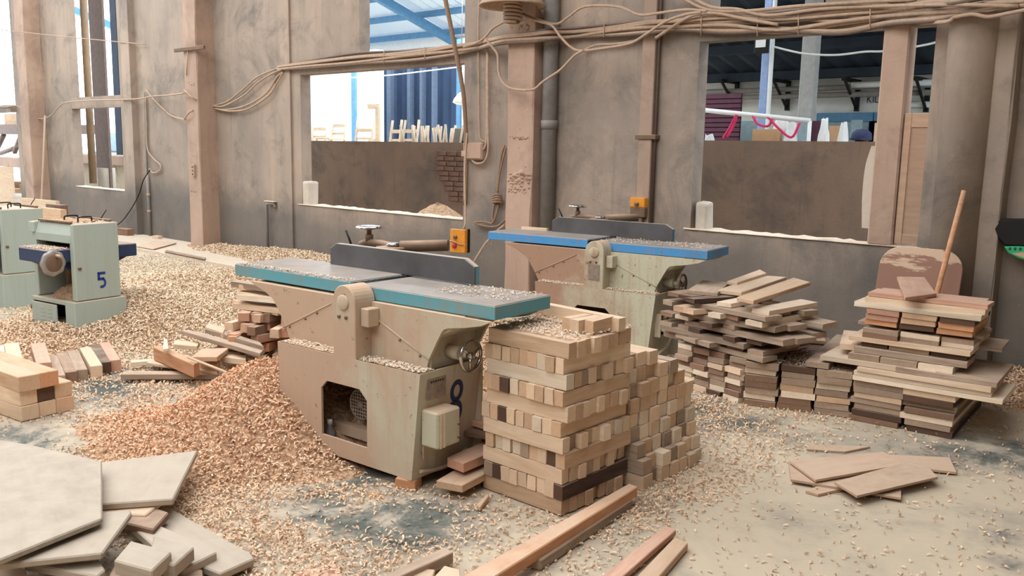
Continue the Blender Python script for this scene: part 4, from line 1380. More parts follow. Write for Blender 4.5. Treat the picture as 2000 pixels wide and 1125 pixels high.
# red-brown board with rounded corners leaning on the wall
def round_board():
    c0, c1 = ony(1712, 640, 6.15), ony(1872, 650, 6.15)
    w = (ony(1877, 540, 6.2) - ony(1714, 540, 6.2)).length
    top = ony(1790, 480, 6.33).z + .02
    b = MB()
    r = .14
    poly = [(-w / 2, 0), (w / 2, 0)] + [(w / 2 - r + r * math.cos(a), top - r + r * math.sin(a)) for a in [math.pi / 2 * k / 8 for k in range(9)]] + [(-w / 2 + r + r * math.cos(a), top - r + r * math.sin(a)) for a in [math.pi / 2 + math.pi / 2 * k / 8 for k in range(9)]]
    b.prism(poly, 'y', 0, .018)
    xm = (ony(1877, 540, 6.2) + ony(1714, 540, 6.2)) / 2
    return b, (xm.x, 6.04, 0.0)
t = NT('scraped_reddish_board')
v = t.pos()
n = t.noise(t.pos((2.2, 1, 9)), 2.2, 5, .6)
z = t.sep(v)[2]
zz = t.math('ADD', z, t.math('MULTIPLY', n, .5))
M['redboard'] = t.out(t.ramp(t.math('SUBTRACT', zz, .25), (.79, S(146, 110, 94)), (.82, S(200, 172, 146))))
b, loc = round_board()
o = b.build('leaning_board', M['redboard'], None, loc, 0, .004)
o.rotation_euler = (-math.atan2(.19, .82), 0, .0)
tag(o, 'reddish brown board with rounded top corners leaning against the wall', 'board')
# wooden door leaf standing in the right opening behind the post
xl, xr = wx(1757, 350, 6.56), wx(1846, 350, 6.56)
zl, zh = s3 + .022, wz(1790, 221, 6.56)
dl = tag(empty('door_leaf', ((xl + xr) / 2, 6.555, zl), 0), 'wooden door leaf standing upright between post and round column', 'door')
hw_, hh = (xr - xl) / 2, zh - zl
MB().box(-hw_ + .03, hw_ - .03, .008, .03, .05, hh - .05).build('panel', M['doorwood'], dl)
for a in ((-hw_, -hw_ + .05, 0, hh), (hw_ - .05, hw_, 0, hh)):
    MB().box(a[0], a[1], 0, .04, a[2], a[3]).build('stile', M['doorwood'], dl, bevel=.004)
for a in ((0, .07), (hh - .10, hh)):
    MB().box(-hw_ + .05, hw_ - .05, 0, .04, a[0], a[1]).build('rail', M['doorwood'], dl, bevel=.004)
# stub blocks in the corners of the openings
def stub(px0, px1, ptop, pbot, name, lab, mat):
    x0, x1 = wx(px0, pbot, WY + .05), wx(px1, pbot, WY + .05)
    z0, z1 = wz(px0, pbot), wz(px0, ptop, WY + .05)
    b = MB().box(x0, x1, WY + .01, WY + WT - .01, z0 - .0, z1, 0, .012)
    o = b.build(name, mat, None, (0, 0, 0), 0, .025, 2)
    return tag(o, lab, 'block')
M['palecon'] = plaster('pale_concrete', S(196, 184, 168), S(180, 168, 152), S(206, 194, 178), S(160, 146, 132), False)
stub(590, 611, 354, 402, 'concrete_stub', 'pale concrete stub in the lower left corner of the middle opening', M['palecon'])
stub(1358, 1383, 394, 452, 'concrete_stub', 'pale broken concrete stub in the lower left corner of the right opening', M['palecon'])
# curved pale strip behind the post
pts = [ony(1702, 285, 6.70), ony(1690, 325, 6.70), ony(1684, 380, 6.70), ony(1683, 445, 6.70)]
b = MB()
for p in smooth(pts):
    b.v += [tuple(p), tuple(p + Vector((.09, 0, .0))), tuple(p + Vector((.09, .02, 0))), tuple(p + Vector((0, .02, 0)))]
k = len(b.v) // 4
for i in range(k - 1):
    for q in range(4):
        b.face([i * 4 + q, i * 4 + (q + 1) % 4, i * 4 + 4 + (q + 1) % 4, i * 4 + 4 + q])
tag(b.build('bent_strip', M['palecon']), 'bent pale wooden strip leaning behind the post in the right opening', 'strip')
# black and green tray on the wall at the right edge
c = ony(1985, 465, 6.42)
tr = tag(empty('plastic_tray', c), 'black and green plastic tray hanging on the wall at the right edge', 'tray')
M['green'] = plain('green_plastic', S(58, 170, 112), 0.5, var=.08)
b = MB()
poly = [(-.145, .115), (.20, .135), (.20, -.05), (-.06, -.055), (-.115, .0), (-.142, .06)]
b.prism(poly, 'y', -.02, .10)
b.build('cover', M['black'], tr, bevel=.012)
b = MB()
poly = [(-.062, -.058), (.02, -.05), (.20, -.048), (.20, -.14), (.10, -.143), (.03, -.128), (-.03, -.10)]
b.prism(poly, 'y', -.03, .06)
gt = b.build('rim', M['green'], tr, bevel=.006)
MB().prism([(-.01, -.10), (.05, -.085), (.20, -.083), (.20, -.122), (.06, -.12)], 'y', -.032, -.029).build('sticker', M['tan'], gt)
for k in range(7):
    MB().box(-.03 + k * .03, -.018 + k * .03, -.0325, -.029, -.078 + .002 * k, -.06 + .002 * k).build('slot', M['numdark'], gt)
# dust-covered board, brick and odd pieces on the ledge, left
for poly, zt_, th, tone, lab in (
        ([(265, 480), (300, 486), (345, 474), (300, 470)], .07, .012, 'pale', 'thin pale sheet lying on the ledge by the wall'),
        ([(322, 491), (400, 506), (402, 503), (325, 488)], .07, .015, 'brown', 'thin dark strip along the ledge edge')):
    slab('thin_board', poly, zt_, th, M[tone], lab, 'board')
p = ony(252, 452, 6.35)
board('wood_block', (p.x, 6.28, .052), (.30, .12, .10), M['brown'], .2, 'small brown block lying on the ledge behind the planer', 'block')
p = ony(305, 470, 6.4)
board('wood_block', (p.x, 6.42, .052), (.14, .08, .04), M['pale'], .2, 'small pale block at the foot of the conduit', 'block')
# offcuts behind the planers
for i, (px0, px1, pt, pb, Yq, tone, lab) in enumerate(((52, 106, 386, 402, 5.6, 'pale', 'wide pale board leaning behind the planers'), (88, 120, 405, 418, 5.3, 'tan', 'tan offcut behind the planers, lower one'), (100, 122, 398, 405, 5.5, 'brown', 'brown offcut behind the planers, upper one'))):
    a, b_ = ony(px0, pb, Yq), ony(px1, pb, Yq)
    h = ony(px0, pt, Yq).z
    board('timber_board', ((a.x + b_.x) / 2, Yq, 0), (abs(b_.x - a.x), .06 + .03 * i, max(.1, h)), M[tone], .1, lab, 'board')

# crumbling concrete on the pillars, plugs and nails left in the wall
def crumbs_on(pillar_name, spots, Y, seed, name='crumbling_concrete'):
    r = random.Random(seed)
    b = MB()
    for (x0, x1, y0, y1, n, s) in spots:
        for _ in range(n):
            p = ony(r.uniform(x0, x1), r.uniform(y0, y1), Y)
            q = s * r.uniform(.5, 1.3)
            k = len(b.v)
            for dx, dz in ((-1, 0), (-.4, .8), (.5, .7), (1, -.1), (.3, -.8), (-.6, -.7)):
                b.v.append((p.x + q * dx * r.uniform(.7, 1.2), Y + .004, p.z + q * dz * r.uniform(.7, 1.2)))
            b.v.append((p.x, Y - q * r.uniform(.4, .8), p.z))
            for i in range(6):
                b.face([k + i, k + (i + 1) % 6, k + 6])
    o = b.build(name, M['pillar'])
    o.parent = bpy.data.objects[pillar_name]
    o['kind'] = 'stuff'
crumbs_on('trim_2', [(992, 1034, 336, 352, 26, .035), (992, 1034, 352, 378, 40, .022), (994, 1030, 266, 271, 22, .016), (994, 1036, 48, 58, 18, .016), (996, 1034, 100, 440, 26, .007)], 6.349, 2)
crumbs_on('trim_3', [(364, 381, 160, 166, 10, .02), (366, 384, 372, 375, 10, .014), (362, 382, 40, 440, 16, .010)], 6.28, 3)
crumbs_on('trim_4', [(28, 48, 110, 340, 14, .014)], 6.265, 4)
crumbs_on('wall_back', [(425, 700, 80, 90, 10, .012), (420, 560, 100, 420, 22, .010), (1100, 1240, 20, 400, 34, .009), (1290, 1340, 100, 420, 10, .008), (1935, 1995, 100, 600, 10, .008), (290, 355, 200, 420, 8, .012)], WY, 5, 'wall_plugs')

# ------------------------------------------------------------------ yard and next hall seen through the openings
HY = 9.0
b = MB()
xa, xb_, xc2 = -17.5, ony(1000, 280, HY).x, -1.0
b.box(xa, xb_, HY, HY + .15, 0, 1.585)
b.box(xb_, xc2, HY, HY + .15, 0, 1.645)
mid = struct(b.build('wall_middle', M['wall_far']))
# exposed bricks where the plaster has fallen off
M['brick'] = plain('dusty_brick', S(142, 112, 98), 0.95, var=.2, scale=18)
mk = MB().box(-.10, .10, -.022, .0, -.03, .03, 0, .004).build('brick', M['brick'], mid)
bm0 = mk.data
cnt = 0
x0, x1 = ony(850, 320, HY).x, ony(912, 320, HY).x
zt0 = 1.50
for r in range(11):
    zz = zt0 - r * .072
    lo = x0 + (.05 if r % 2 else 0) + max(0, (r - 4) * .05) + (0.0 if r > 0 else .1)
    x = lo
    while x < x1 + .3:
        if not (r in (0, 10) and cnt % 3 == 0):
            o = mk if cnt == 0 else mk.copy()
            if cnt:
                COL.objects.link(o)
            o.location = (x + .1, HY - .0, zz)
            o.rotation_euler = (0, R_.uniform(-.02, .02), R_.uniform(-.03, .03))
            cnt += 1
        x += .215
struct(MB().box(-24, 0, HY + .15, 24, -.01, 1.2).build('floor_back', M['floor']))
# chip heap in the yard behind the middle opening
def heap_cone(name, c, r, h, mat, label):
    b = MB()
    n, k = 36, 9
    rr = random.Random(4)
    for i in range(k + 1):
        f = i / k
        for j in range(n):
            a = 2 * math.pi * j / n
            rad = r * f * (1 + .06 * math.sin(3 * a) + rr.uniform(-.02, .02))
            b.v.append((rad * math.cos(a), rad * math.sin(a), h * (1 - f ** 1.3) + rr.uniform(-.015, .015)))
    for i in range(k):
        for j in range(n):
            j2 = (j + 1) % n
            b.face([i * n + j, (i + 1) * n + j, (i + 1) * n + j2, i * n + j2])
    o = b.build(name, mat, None, c)
    return tag(o, label, 'shavings', None, 'stuff')
t = NT('heaped_shavings')
n = t.noise(t.pos(), 38, 4, .7)
M['heap'] = t.m
col = t.ramp(n, (.30, S(142, 108, 82)), (.5, S(198, 160, 126)), (.7, S(226, 196, 164)))
t.bump(n, 1.0, .03)
t.out(col)
pk = ony(862, 396, 7.95)
heap_cone('shavings_heap', (pk.x, 7.88, 0), 1.02, pk.z, M['heap'], 'conical heap of wood shavings outside the middle opening')

# ---- hall behind: roof sheets on blue steel
EY = 16.0
e0 = ony(800, 86, EY)
ze = e0.z
P0 = ony(900, 76, EY)
d = ray(772, 0)
P1 = CAMP + d * (P0.x / d.x)
slope = (P1.z - P0.z) / (P1.y - P0.y)
def zr(y):
    return ze + .12 + (y - EY) * slope
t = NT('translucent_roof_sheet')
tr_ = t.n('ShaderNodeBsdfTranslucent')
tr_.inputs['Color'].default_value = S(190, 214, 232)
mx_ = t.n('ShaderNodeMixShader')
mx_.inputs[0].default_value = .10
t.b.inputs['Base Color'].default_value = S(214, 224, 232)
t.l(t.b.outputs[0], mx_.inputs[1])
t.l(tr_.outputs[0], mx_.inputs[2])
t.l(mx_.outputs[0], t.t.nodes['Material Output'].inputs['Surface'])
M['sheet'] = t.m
M['sheet_dark'] = plain('dark_sheet', S(52, 62, 74), 0.8, var=.15, scale=3)
M['whitewall'] = plain('white_block_wall', S(235, 236, 232), 0.9, var=.05, scale=5)
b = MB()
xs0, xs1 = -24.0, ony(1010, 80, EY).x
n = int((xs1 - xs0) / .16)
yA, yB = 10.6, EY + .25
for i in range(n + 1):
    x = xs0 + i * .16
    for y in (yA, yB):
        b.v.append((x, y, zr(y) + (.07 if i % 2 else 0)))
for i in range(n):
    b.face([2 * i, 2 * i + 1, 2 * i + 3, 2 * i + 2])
b.m = [i % 2 for i in range(n)]  # every other face darker: shading of the ribs put into the colour
M['sheet_rib_shade'] = plain('rib_shade_roof_sheet', S(150, 170, 190), 0.6, var=.05)
roof = struct(b.build('ceiling_back', [M['sheet'], M['sheet_rib_shade']]))
for k in range(6):
    y = EY - .35 - k * .95
    x0_, x1_ = xs0, xs1
    bb = MB().box(x0_, x1_, y - .03, y + .03, -.16, -.02)
    tag(bb.build('roof_purlin', M['bluesteel'], None, (0, 0, zr(y))), f'blue steel purlin under the far roof, {ORD[k]} from the eave', 'purlin', 'purlins of the far roof')
for i, xr_ in enumerate((P0.x, P0.x - 6.0, P0.x - 12.0)):
    L = math.hypot(EY - yA, (EY - yA) * slope)
    o = MB().box(-.07, .07, -L, .0, -.36, -.17).build('roof_rafter', M['bluesteel'], None, (xr_, EY, zr(EY)))
    o.rotation_euler = (math.atan(slope), 0, 0)
    tag(o, ['sloping blue steel rafter seen through the upper opening', 'blue steel rafter left of the visible one', 'blue steel rafter farthest left'][i], 'rafter')
tag(MB().box(xs0, xs1, EY - .1, EY + .1, ze - .16, ze + .06).build('roof_gutter', M['whitepaint']), 'white gutter along the eave of the far roof', 'gutter')
# walls of that hall
xw = ony(703, 200, 14.0).x
struct(MB().box(-26, xw, 14.0, 14.2, 1.2, ony(720, 98, 14.0).z).build('wall_white', M['whitewall']))
struct(MB().box(ony(712, 200, 13.5).x, ony(737, 200, 13.5).x, 13.5, 13.7, 1.2, ony(720, 98, 13.5).z).build('trim_13', M['whitewall']))
M['navywall'] = plain('blue_grey_sheet_wall', S(74, 92, 122), 0.9, var=.12, scale=1.5)
xe = ony(1010, 150, 17.0).x
b = MB()
xx0 = ony(735, 200, 17).x - 1
n = int((xe - xx0) / .16)
for i in range(n + 1):
    for z in (1.2, ze + .1):
        b.v.append((xx0 + i * .16, 17 + (.05 if i % 2 else 0), z))
for i in range(n):
    b.face([2 * i, 2 * i + 2, 2 * i + 3, 2 * i + 1])
struct(b.build('wall_far', M['navywall']))
M['greysteel'] = plain('grey_blue_steel', S(128, 144, 168), 0.7)
for i, (pxm, w) in enumerate(((764, .16), (803, .12), (827, .10), (850, .08))):
    x = ony(pxm, 200, 16.8).x
    tag(MB().box(x - w / 2, x + w / 2, 16.7, 16.85, 1.2, ze - .1).build('wall_post', M['greysteel']), f'grey steel post on the dark far wall, {ORD[i]} from left', 'post', 'posts on the dark far wall')
for i, (pxa, pxb, Y, mat, lab) in enumerate(((686, 694, 12.6, 'bluesteel', 'blue steel column before the white wall, left in the middle opening'), (891, 899, 12.6, 'bluesteel', 'blue steel column at the right side of the middle opening'), (902, 907, 12.5, 'whitepaint', 'white pipe beside the right blue column'))):
    x0_, x1_ = ony(pxa, 200, Y).x, ony(pxb, 200, Y).x
    tag(MB().box(x0_, x1_, Y, Y + .05, 1.2, ony(895, 76, Y).z).build('steel_column' if i < 2 else 'white_pipe', M[mat]), lab, 'column' if i < 2 else 'pipe')
tag(MB().tube(smooth([ony(680, 152, 12.4), ony(760, 147, 12.4), ony(830, 139, 12.4), ony(905, 130, 12.4)]), .012, 6).build('light_wire', M['whitepaint']), 'white wire stretched across the middle opening view', 'wire')
lp = tag(empty('pendant_lamp', ony(901, 195, 12.3)), 'white lamp shade hanging beside the right blue column', 'lamp')
MB().lathe([(.02, .14), (.06, .12), (.14, .02), (.17, -.05), (.10, -.09), (0, -.10)], (0, 0, 0), 'z', 20).build('lamp_shade', M['whitepaint'], lp)
MB().cyl((0, 0, .12), (0, 0, 2.2), .008, 6).build('lamp_cord', M['cable_dark'], lp)

# unfinished chairs standing behind the low wall
def chair(px, ptop, Y, rz, label, group='unfinished chairs behind the low wall', wpx=None, back=.88):
    c = ony(px, ptop, Y)
    root = tag(empty('chair_frame', (c.x, Y, c.z - back), rz), label, 'chair', group)
    w, dd = .42, .40
    MB().box(-w / 2, w / 2, -dd / 2, dd / 2, .42, .46).build('seat', M['white'], root, bevel=.006)
    for x in (-w / 2 + .02, w / 2 - .02):
        MB().tube([(x, -dd / 2 + .02, .0), (x, -dd / 2 + .02, .42)], .02, 6).build('leg', M['white'], root)
        MB().tube([(x, dd / 2 - .02, .0), (x, dd / 2 - .02, .45), (x, dd / 2 + .05, back)], .022, 6).build('back_post', M['white'], root)
    MB().box(-w / 2 + .02, w / 2 - .02, dd / 2 + .015, dd / 2 + .045, .66, .72).build('back_rail', M['white'], root)
    MB().box(-w / 2 + .02, w / 2 - .02, dd / 2 + .005, dd / 2 + .03, .52, .56).build('back_rail', M['white'], root)
    return root
for i, (px, pt, Y, rz, lab) in enumerate(((608, 232, 10.4, .1, 'pale chair frame at far left behind the low wall'), (645, 225, 10.4, .05, 'pale chair frame second from left behind the low wall'), (697, 233, 10.2, .2, 'pale chair frame before the blue column'), (756, 234, 10.0, -.1, 'pale chair frame left in the dark part'), (783, 233, 10.0, .15, 'pale chair frame right of its twin in the dark part'))):
    chair(px, pt, Y, rz, lab)
# upturned stools: bundles of legs
for i, (px, pt) in enumerate(((808, 245), (830, 246), (848, 247), (866, 250), (880, 244))):
    c = ony(px, pt, 9.8)
    root = tag(empty('stool_frame', (c.x, 9.8, c.z - .45), .3 * i), f'upturned pale stool frame, {ORD[i]} from left in the row before the dark wall', 'stool', 'upturned stools behind the low wall')
    MB().box(-.14, .14, -.14, .14, .0, .035).build('seat', M['white'], root, bevel=.008)
    for x in (-1, 1):
        for y in (-1, 1):
            MB().tube([(x * .10, y * .10, .03), (x * .15, y * .15, .45)], .02, 6).build('leg', M['white'], root)
c = ony(727, 203, 10.6)
fr = tag(empty('door_frame', (c.x, 10.6, 1.2)), 'pale unfinished frame standing among the chairs', 'frame')
h = c.z - 1.2
MB().box(.08, .17, 0, .05, 0, h).build('post', M['white'], fr)
MB().box(-.14, .172, -.003, .053, h - .09, h + .003).build('head', M['white'], fr)
MB().box(-.14, .085, .008, .04, 0, h * .42).build('panel', M['white'], fr)
c = ony(898, 262, 9.9)
sp_ = tag(empty('loudspeaker', (c.x, 9.9, 1.2)), 'grey box at right behind the low wall', 'box')
MB().box(-.16, .16, 0, .3, 0, ony(898, 250, 9.9).z - 1.2).build('case', M['greypipe'], sp_, bevel=.01)
MB().lathe([(.06, 0), (.05, -.006), (0, -.004)], (.05, 0, .36), 'y', 18).build('round_opening', M['black'], sp_)

# ---- kiln building seen through the right opening
KY = 17.0
zk = ony(1450, 160, KY).z
xk0, xk1 = ony(1330, 200, KY).x - 2, 6.0
struct(MB().box(xk0, xk1, KY, KY + .3, 1.2, zk).build('wall_kiln', plain('kiln_white_wall', S(222, 224, 218), .9, var=.1, scale=2)))
def krf(y):
    return zk + (KY - y) * .26
b = MB()
n = int((xk1 - xk0) / .2)
for i in range(n + 1):
    for y in (9.6, KY + .4):
        b.v.append((xk0 + .5 + i * .2, y, krf(y) + (.06 if i % 2 else 0) + .02))
for i in range(n):
    b.face([2 * i, 2 * i + 1, 2 * i + 3, 2 * i + 2])
struct(b.build('ceiling_kiln', M['sheet_dark']))
for k in range(5):
    y = KY - .5 - 1.4 * k
    tag(MB().box(xk0 + .5, xk1, y - .04, y + .04, krf(y) - .16, krf(y)).build('roof_purlin', M['sheet_dark']), f'dark purlin under the kiln roof, {ORD[k]} from the white wall', 'purlin', 'purlins of the kiln roof')
# gap of daylight under the eave
for i, (pa, pb) in enumerate(((1412, 1478), (1536, 1562), (1594, 1650))):
    pass
def upright(pxa, pxb, Y, name, mat, lab, cat='column', z1=6.2, th=.1):
    x0_, x1_ = ony(pxa, 180, Y).x, ony(pxb, 180, Y).x
    return tag(MB().box(x0_, x1_, Y, Y + th, 1.2, z1).build(name, M[mat], bevel=.01), lab, cat)
M['paleblue'] = plain('pale_blue_steel', S(150, 172, 214), 0.6)
M['concrete'] = plain('smooth_concrete', S(176, 176, 172), 0.8)
upright(1483, 1497, 12.0, 'steel_column', 'paleblue', 'pale blue column with a floodlight in the right opening')
upright(1498, 1504, 11.9, 'white_pipe', 'whitepaint', 'thin white pipe beside the pale blue column', 'pipe', th=.06)
upright(1560, 1588, 12.5, 'concrete_column', 'concrete', 'square concrete column in the right opening', th=.16)
c = ony(1489, 86, 11.8)
fl = tag(empty('floodlight', c), 'small floodlight high on the pale blue column', 'lamp')
MB().box(-.10, .10, -.05, .02, -.13, .10).build('case', M['black'], fl, bevel=.008)
MB().box(-.075, .075, -.056, -.05, -.05, .08).build('lamp_glass', M['whitepaint'], fl)
for pts, lab in (([(1506, 90), (1560, 103), (1600, 107), (1640, 107), (1690, 101), (1726, 100), (1774, 93), (1800, 89), (1830, 82), (1900, 60)], 'white cable sagging across the view from the pale blue column'),):
    wire('cable', [ony(x, y, 11.93) for x, y in pts], .014, M['whitepaint'], lab)
# pipes and brackets on the kiln wall
for i, (ya, yb2_, px0, px1) in enumerate(((180, 171, 1380, 1830), (192, 186, 1380, 1830))):
    a, b_ = ony(px0, ya, KY - .35), ony(px1, ya - .02 * (px1 - px0), KY - .35)
    z = ony(1500, (ya + yb2_) / 2, KY - .35).z
    tag(MB().cyl((a.x, KY - .35, z), (b_.x, KY - .35, z), .05, 8).build('pipe', M['greypipe']), f'{["upper", "lower"][i]} grey pipe along the kiln wall', 'pipe')
for i, px in enumerate((1440, 1540, 1676, 1812)):
    c = ony(px, 186, KY)
    br = tag(empty('pipe_bracket', (c.x, KY, c.z)), f'black angle bracket on the kiln wall, {ORD[i]} from left', 'bracket', 'brackets on the kiln wall')
    MB().box(-.04, .04, -.75, -.0, .22, .28).build('arm', M['black'], br)
    MB().box(-.04, .04, -.06, .0, -.30, .28).build('upright', M['black'], br)
    MB().tube([(0, -.70, .24), (0, -.03, -.26)], .03, 6).build('brace', M['black'], br)
for i, (a, b_, lab) in enumerate(((ony(1664, 166, KY - .45), ony(1820, 170, KY - .45), 'long white rod across the kiln wall'), (ony(1757, 205, KY - .06), ony(1820, 206, KY - .06), 'white bar low right of the concrete post'))):
    tag(MB().cyl((a.x, a.y, a.z), (b_.x, a.y, a.z), .055, 8).build('white_rod', M['whitepaint']), lab, 'rod')
# the word painted on the kiln wall
tcv = bpy.data.curves.new('kiln_lettering', 'FONT')
tcv.body = 'KILN'
tcv.extrude = .004
tcv.align_x = 'LEFT'
to = bpy.data.objects.new('tmp', tcv)
COL.objects.link(to)
bpy.context.view_layer.update()
me = bpy.data.meshes.new_from_object(to.evaluated_get(bpy.context.evaluated_depsgraph_get()))
bpy.data.objects.remove(to)
me.materials.clear()
me.materials.append(M['numdark'])
k1, k2 = ony(1692, 201, KY), ony(1692, 187, KY)
sz = (k2.z - k1.z) / .70
ko = bpy.data.objects.new('kiln_lettering', me)
COL.objects.link(ko)
ko.location = (k1.x, KY - .008, k1.z)
ko.rotation_euler = (math.pi / 2, 0, 0)
ko.scale = (sz * .86, sz, sz)
tag(ko, 'dark blue letters KILN painted on the white kiln wall', 'lettering')
# things standing below the kiln wall
def panel(name, px0, px1, pt, Y, mat, lab, cat, th=.05, bot=1.2, rz=0.0):
    a, b_ = ony(px0, 270, Y), ony(px1, 270, Y)
    h = ony((px0 + px1) / 2, pt, Y).z
    w = abs(b_.x - a.x)
    return tag(MB().box(-w / 2, w / 2, 0, th, bot, h).build(name, mat, None, ((a.x + b_.x) / 2, Y, 0), rz, .004), lab, cat)
M['maroon'] = plain('maroon_sheet', S(92, 58, 72), .8)
M['doorgrey'] = plain('blue_grey_door', S(150, 172, 178), .7)
M['pinkstrap'] = plain('pink_strap', S(226, 60, 110), .6)
M['card'] = plain('cardboard', S(196, 158, 122), .9, var=.06)
lv_ = tag(empty('louvre_panel', (ony(1408, 250, 13).x, 13, 1.2)), 'dark maroon slatted panel at left in the right opening', 'panel')
w = ony(1442, 250, 13).x - ony(1372, 250, 13).x
for k in range(16):
    MB().box(-w / 2, w / 2, 0, .04, .05 + k * .075, .11 + k * .075).build('slat', M['maroon'], lv_)
MB().box(-w / 2, w / 2, .04, .06, 0, 1.25).build('backing', M['maroon'], lv_)
a, b_ = ony(1372, 215, 10.4), ony(1582, 236, 10.4)
tag(MB().cyl(a, b_, .03, 8).cyl((a.x, a.y, 1.2), a, .025, 8).cyl((b_.x, b_.y, 1.2), b_, .025, 8).build('rail', M['whitepaint']), 'white rail sloping down to the right above the low wall', 'rail')
for i, pts in enumerate(([(1438, 224), (1425, 250), (1412, 270)], [(1470, 226), (1480, 242), (1500, 246), (1508, 232)], [(1500, 228), (1520, 250), (1546, 268), (1562, 240)], [(1440, 224), (1432, 246), (1420, 268)])):
    b = MB().tube(smooth([ony(x, y, 10.385) for x, y in pts]), .016, 6)
    tag(b.build('strap', M['pinkstrap']), f'pink strap hanging from the white rail, {ORD[i]} from left' if i < 3 else 'second strand of the leftmost pink strap', 'strap', 'pink straps on the white rail')
for px0, px1, pt, Y, mat, lab, cat, nm in (
        (1446, 1484, 236, 13.5, 'doorgrey', 'grey door left of the cardboard box', 'door', 'grey_door'),
        (1469, 1519, 252, 10.6, 'card', 'flat cardboard box behind the low wall', 'box', 'cardboard_box'),
        (1554, 1576, 234, 11.5, 'doorgrey', 'pale door frame edge beside the reddish panel', 'frame', 'frame_panel'),
        (1576, 1602, 236, 11.6, 'maroon', 'reddish brown cupboard side under the concrete column', 'cupboard', 'cupboard'),
        (1618, 1640, 246, 11.0, 'card', 'brown box between white bags', 'box', 'brown_box'),
        (1660, 1680, 234, 13, 'doorgrey', 'pale blue door right of the brown box', 'door', 'blue_door'),
        (1706, 1722, 240, 12, 'pale', 'stacked pale boards beside the post', 'board', 'pale_boards')):
    panel(nm, px0, px1, pt, Y, M[mat], lab, cat, .12 if 'box' in nm else .05)
M['kblue'] = plain('kiln_blue_frame', S(96, 142, 176), .7)
for i, (pxa, pxb, lab) in enumerate(((1594, 1704, 'blue framed kiln door beside the concrete column'), (1706, 1760, 'blue framed kiln door behind the post'))):
    a, b_ = ony(pxa, 240, KY - .15), ony(pxb, 240, KY - .15)
    zt2 = ony(1640, 221, KY).z
    kd = tag(empty('kiln_door', ((a.x + b_.x) / 2, KY - .15, 1.2)), lab, 'door')
    w = b_.x - a.x
    MB().box(-w / 2, w / 2, 0, .12, zt2 - 1.2 - .16, zt2 - 1.2).build('head', M['kblue'], kd)
    for s_ in (-1, 1):
        MB().box(s_ * w / 2 - .08, s_ * w / 2 + .08, 0, .12, 0, zt2 - 1.36).build('jamb', M['kblue'], kd)
    MB().box(-w / 2 + .08, w / 2 - .08, .05, .1, 0, zt2 - 1.36).build('leaf', M['doorgrey'], kd)
# crumpled white bags
def bag(px, pt, Y, w, lab, seed):
    rr = random.Random(seed)
    c = ony(px, 275, Y)
    h = ony(px, pt, Y).z - 1.2
    b = MB()
    n, k = 14, 8
    for i in range(k + 1):
        f = i / k
        for j in range(n):
            a = 2 * math.pi * j / n
            rad = w / 2 * (1 - .55 * f ** 2) * (1 + rr.uniform(-.18, .18))
            b.v.append((rad * math.cos(a), rad * .7 * math.sin(a), h * f + rr.uniform(-.02, .02)))
    for i in range(k):
        for j in range(n):
            j2 = (j + 1) % n
            b.face([i * n + j, i * n + j2, (i + 1) * n + j2, (i + 1) * n + j])
    b.face([k * n + j for j in range(n)])
    tag(b.build('plastic_bag', M['whitepaint'], None, (c.x, Y, 1.2)), lab, 'bag')
bag(1525, 228, 10.8, .30, 'large crumpled white bag behind the low wall', 1)
bag(1544, 240, 10.7, .24, 'smaller white bag beside the large crumpled one', 2)
bag(1608, 232, 10.6, .18, 'tall crumpled white sheet beside the brown box', 3)
bag(1646, 240, 10.7, .16, 'narrow white bag right of the brown box', 4)
bag(1386, 264, 9.7, .22, 'white rounded bundle at the left end of the low wall', 5)
# person at work, only the capped head shows above the low wall
pc = ony(1684, 258, 9.75)
pr_ = tag(empty('person', (pc.x, 9.75, 1.2)), 'person in a dark cap bending down behind the low wall', 'person')
H = pc.z - 1.2
me = bpy.data.meshes.new('body')
vs = [(0, .35, .30), (0, .25, .38), (0, .10, H - .30), (0, .05, H - .24), (0, .0, H - .16), (0, -.01, H - .05),
      (-.15, .10, H - .32), (-.22, .0, H - .48), (-.18, -.2, H - .52), (.15, .10, H - .32), (.22, .0, H - .48), (.18, -.2, H - .52),
      (-.10, .34, .25), (-.12, .1, .22), (-.12, .3, .0), (.10, .34, .25), (.12, .1, .22), (.12, .3, .0)]
es = [(0, 1), (1, 2), (2, 3), (3, 4), (4, 5), (2, 6), (6, 7), (7, 8), (2, 9), (9, 10), (10, 11), (0, 12), (12, 13), (13, 14), (0, 15), (15, 16), (16, 17)]
rad = [.13, .14, .13, .06, .085, .08, .07, .045, .03, .07, .045, .03, .09, .06, .04, .09, .06, .04]
me.from_pydata(vs, es, [])
bo = bpy.data.objects.new('body', me)
COL.objects.link(bo)
bo.parent = pr_
sm = bo.modifiers.new('Skin', 'SKIN')
for i, r in enumerate(rad):
    me.skin_vertices[0].data[i].radius = (r, r)
me.skin_vertices[0].data[0].use_root = True
bo.modifiers.new('Sub', 'SUBSURF').levels = 1
me.materials.append(plain('brown_skin', S(150, 104, 80), .7))
cap = MB()
cap.lathe([(.105, H - .09), (.11, H - .06), (.10, H - .01), (.06, H + .025), (0, H + .035)], (0, -.01, 0), 'z', 18)
cap.prism([(-.08, -.10), (.08, -.10), (.06, -.19), (-.06, -.19)], 'z', H - .085, H - .07)
cap.build('cap', M['numdark'], pr_)

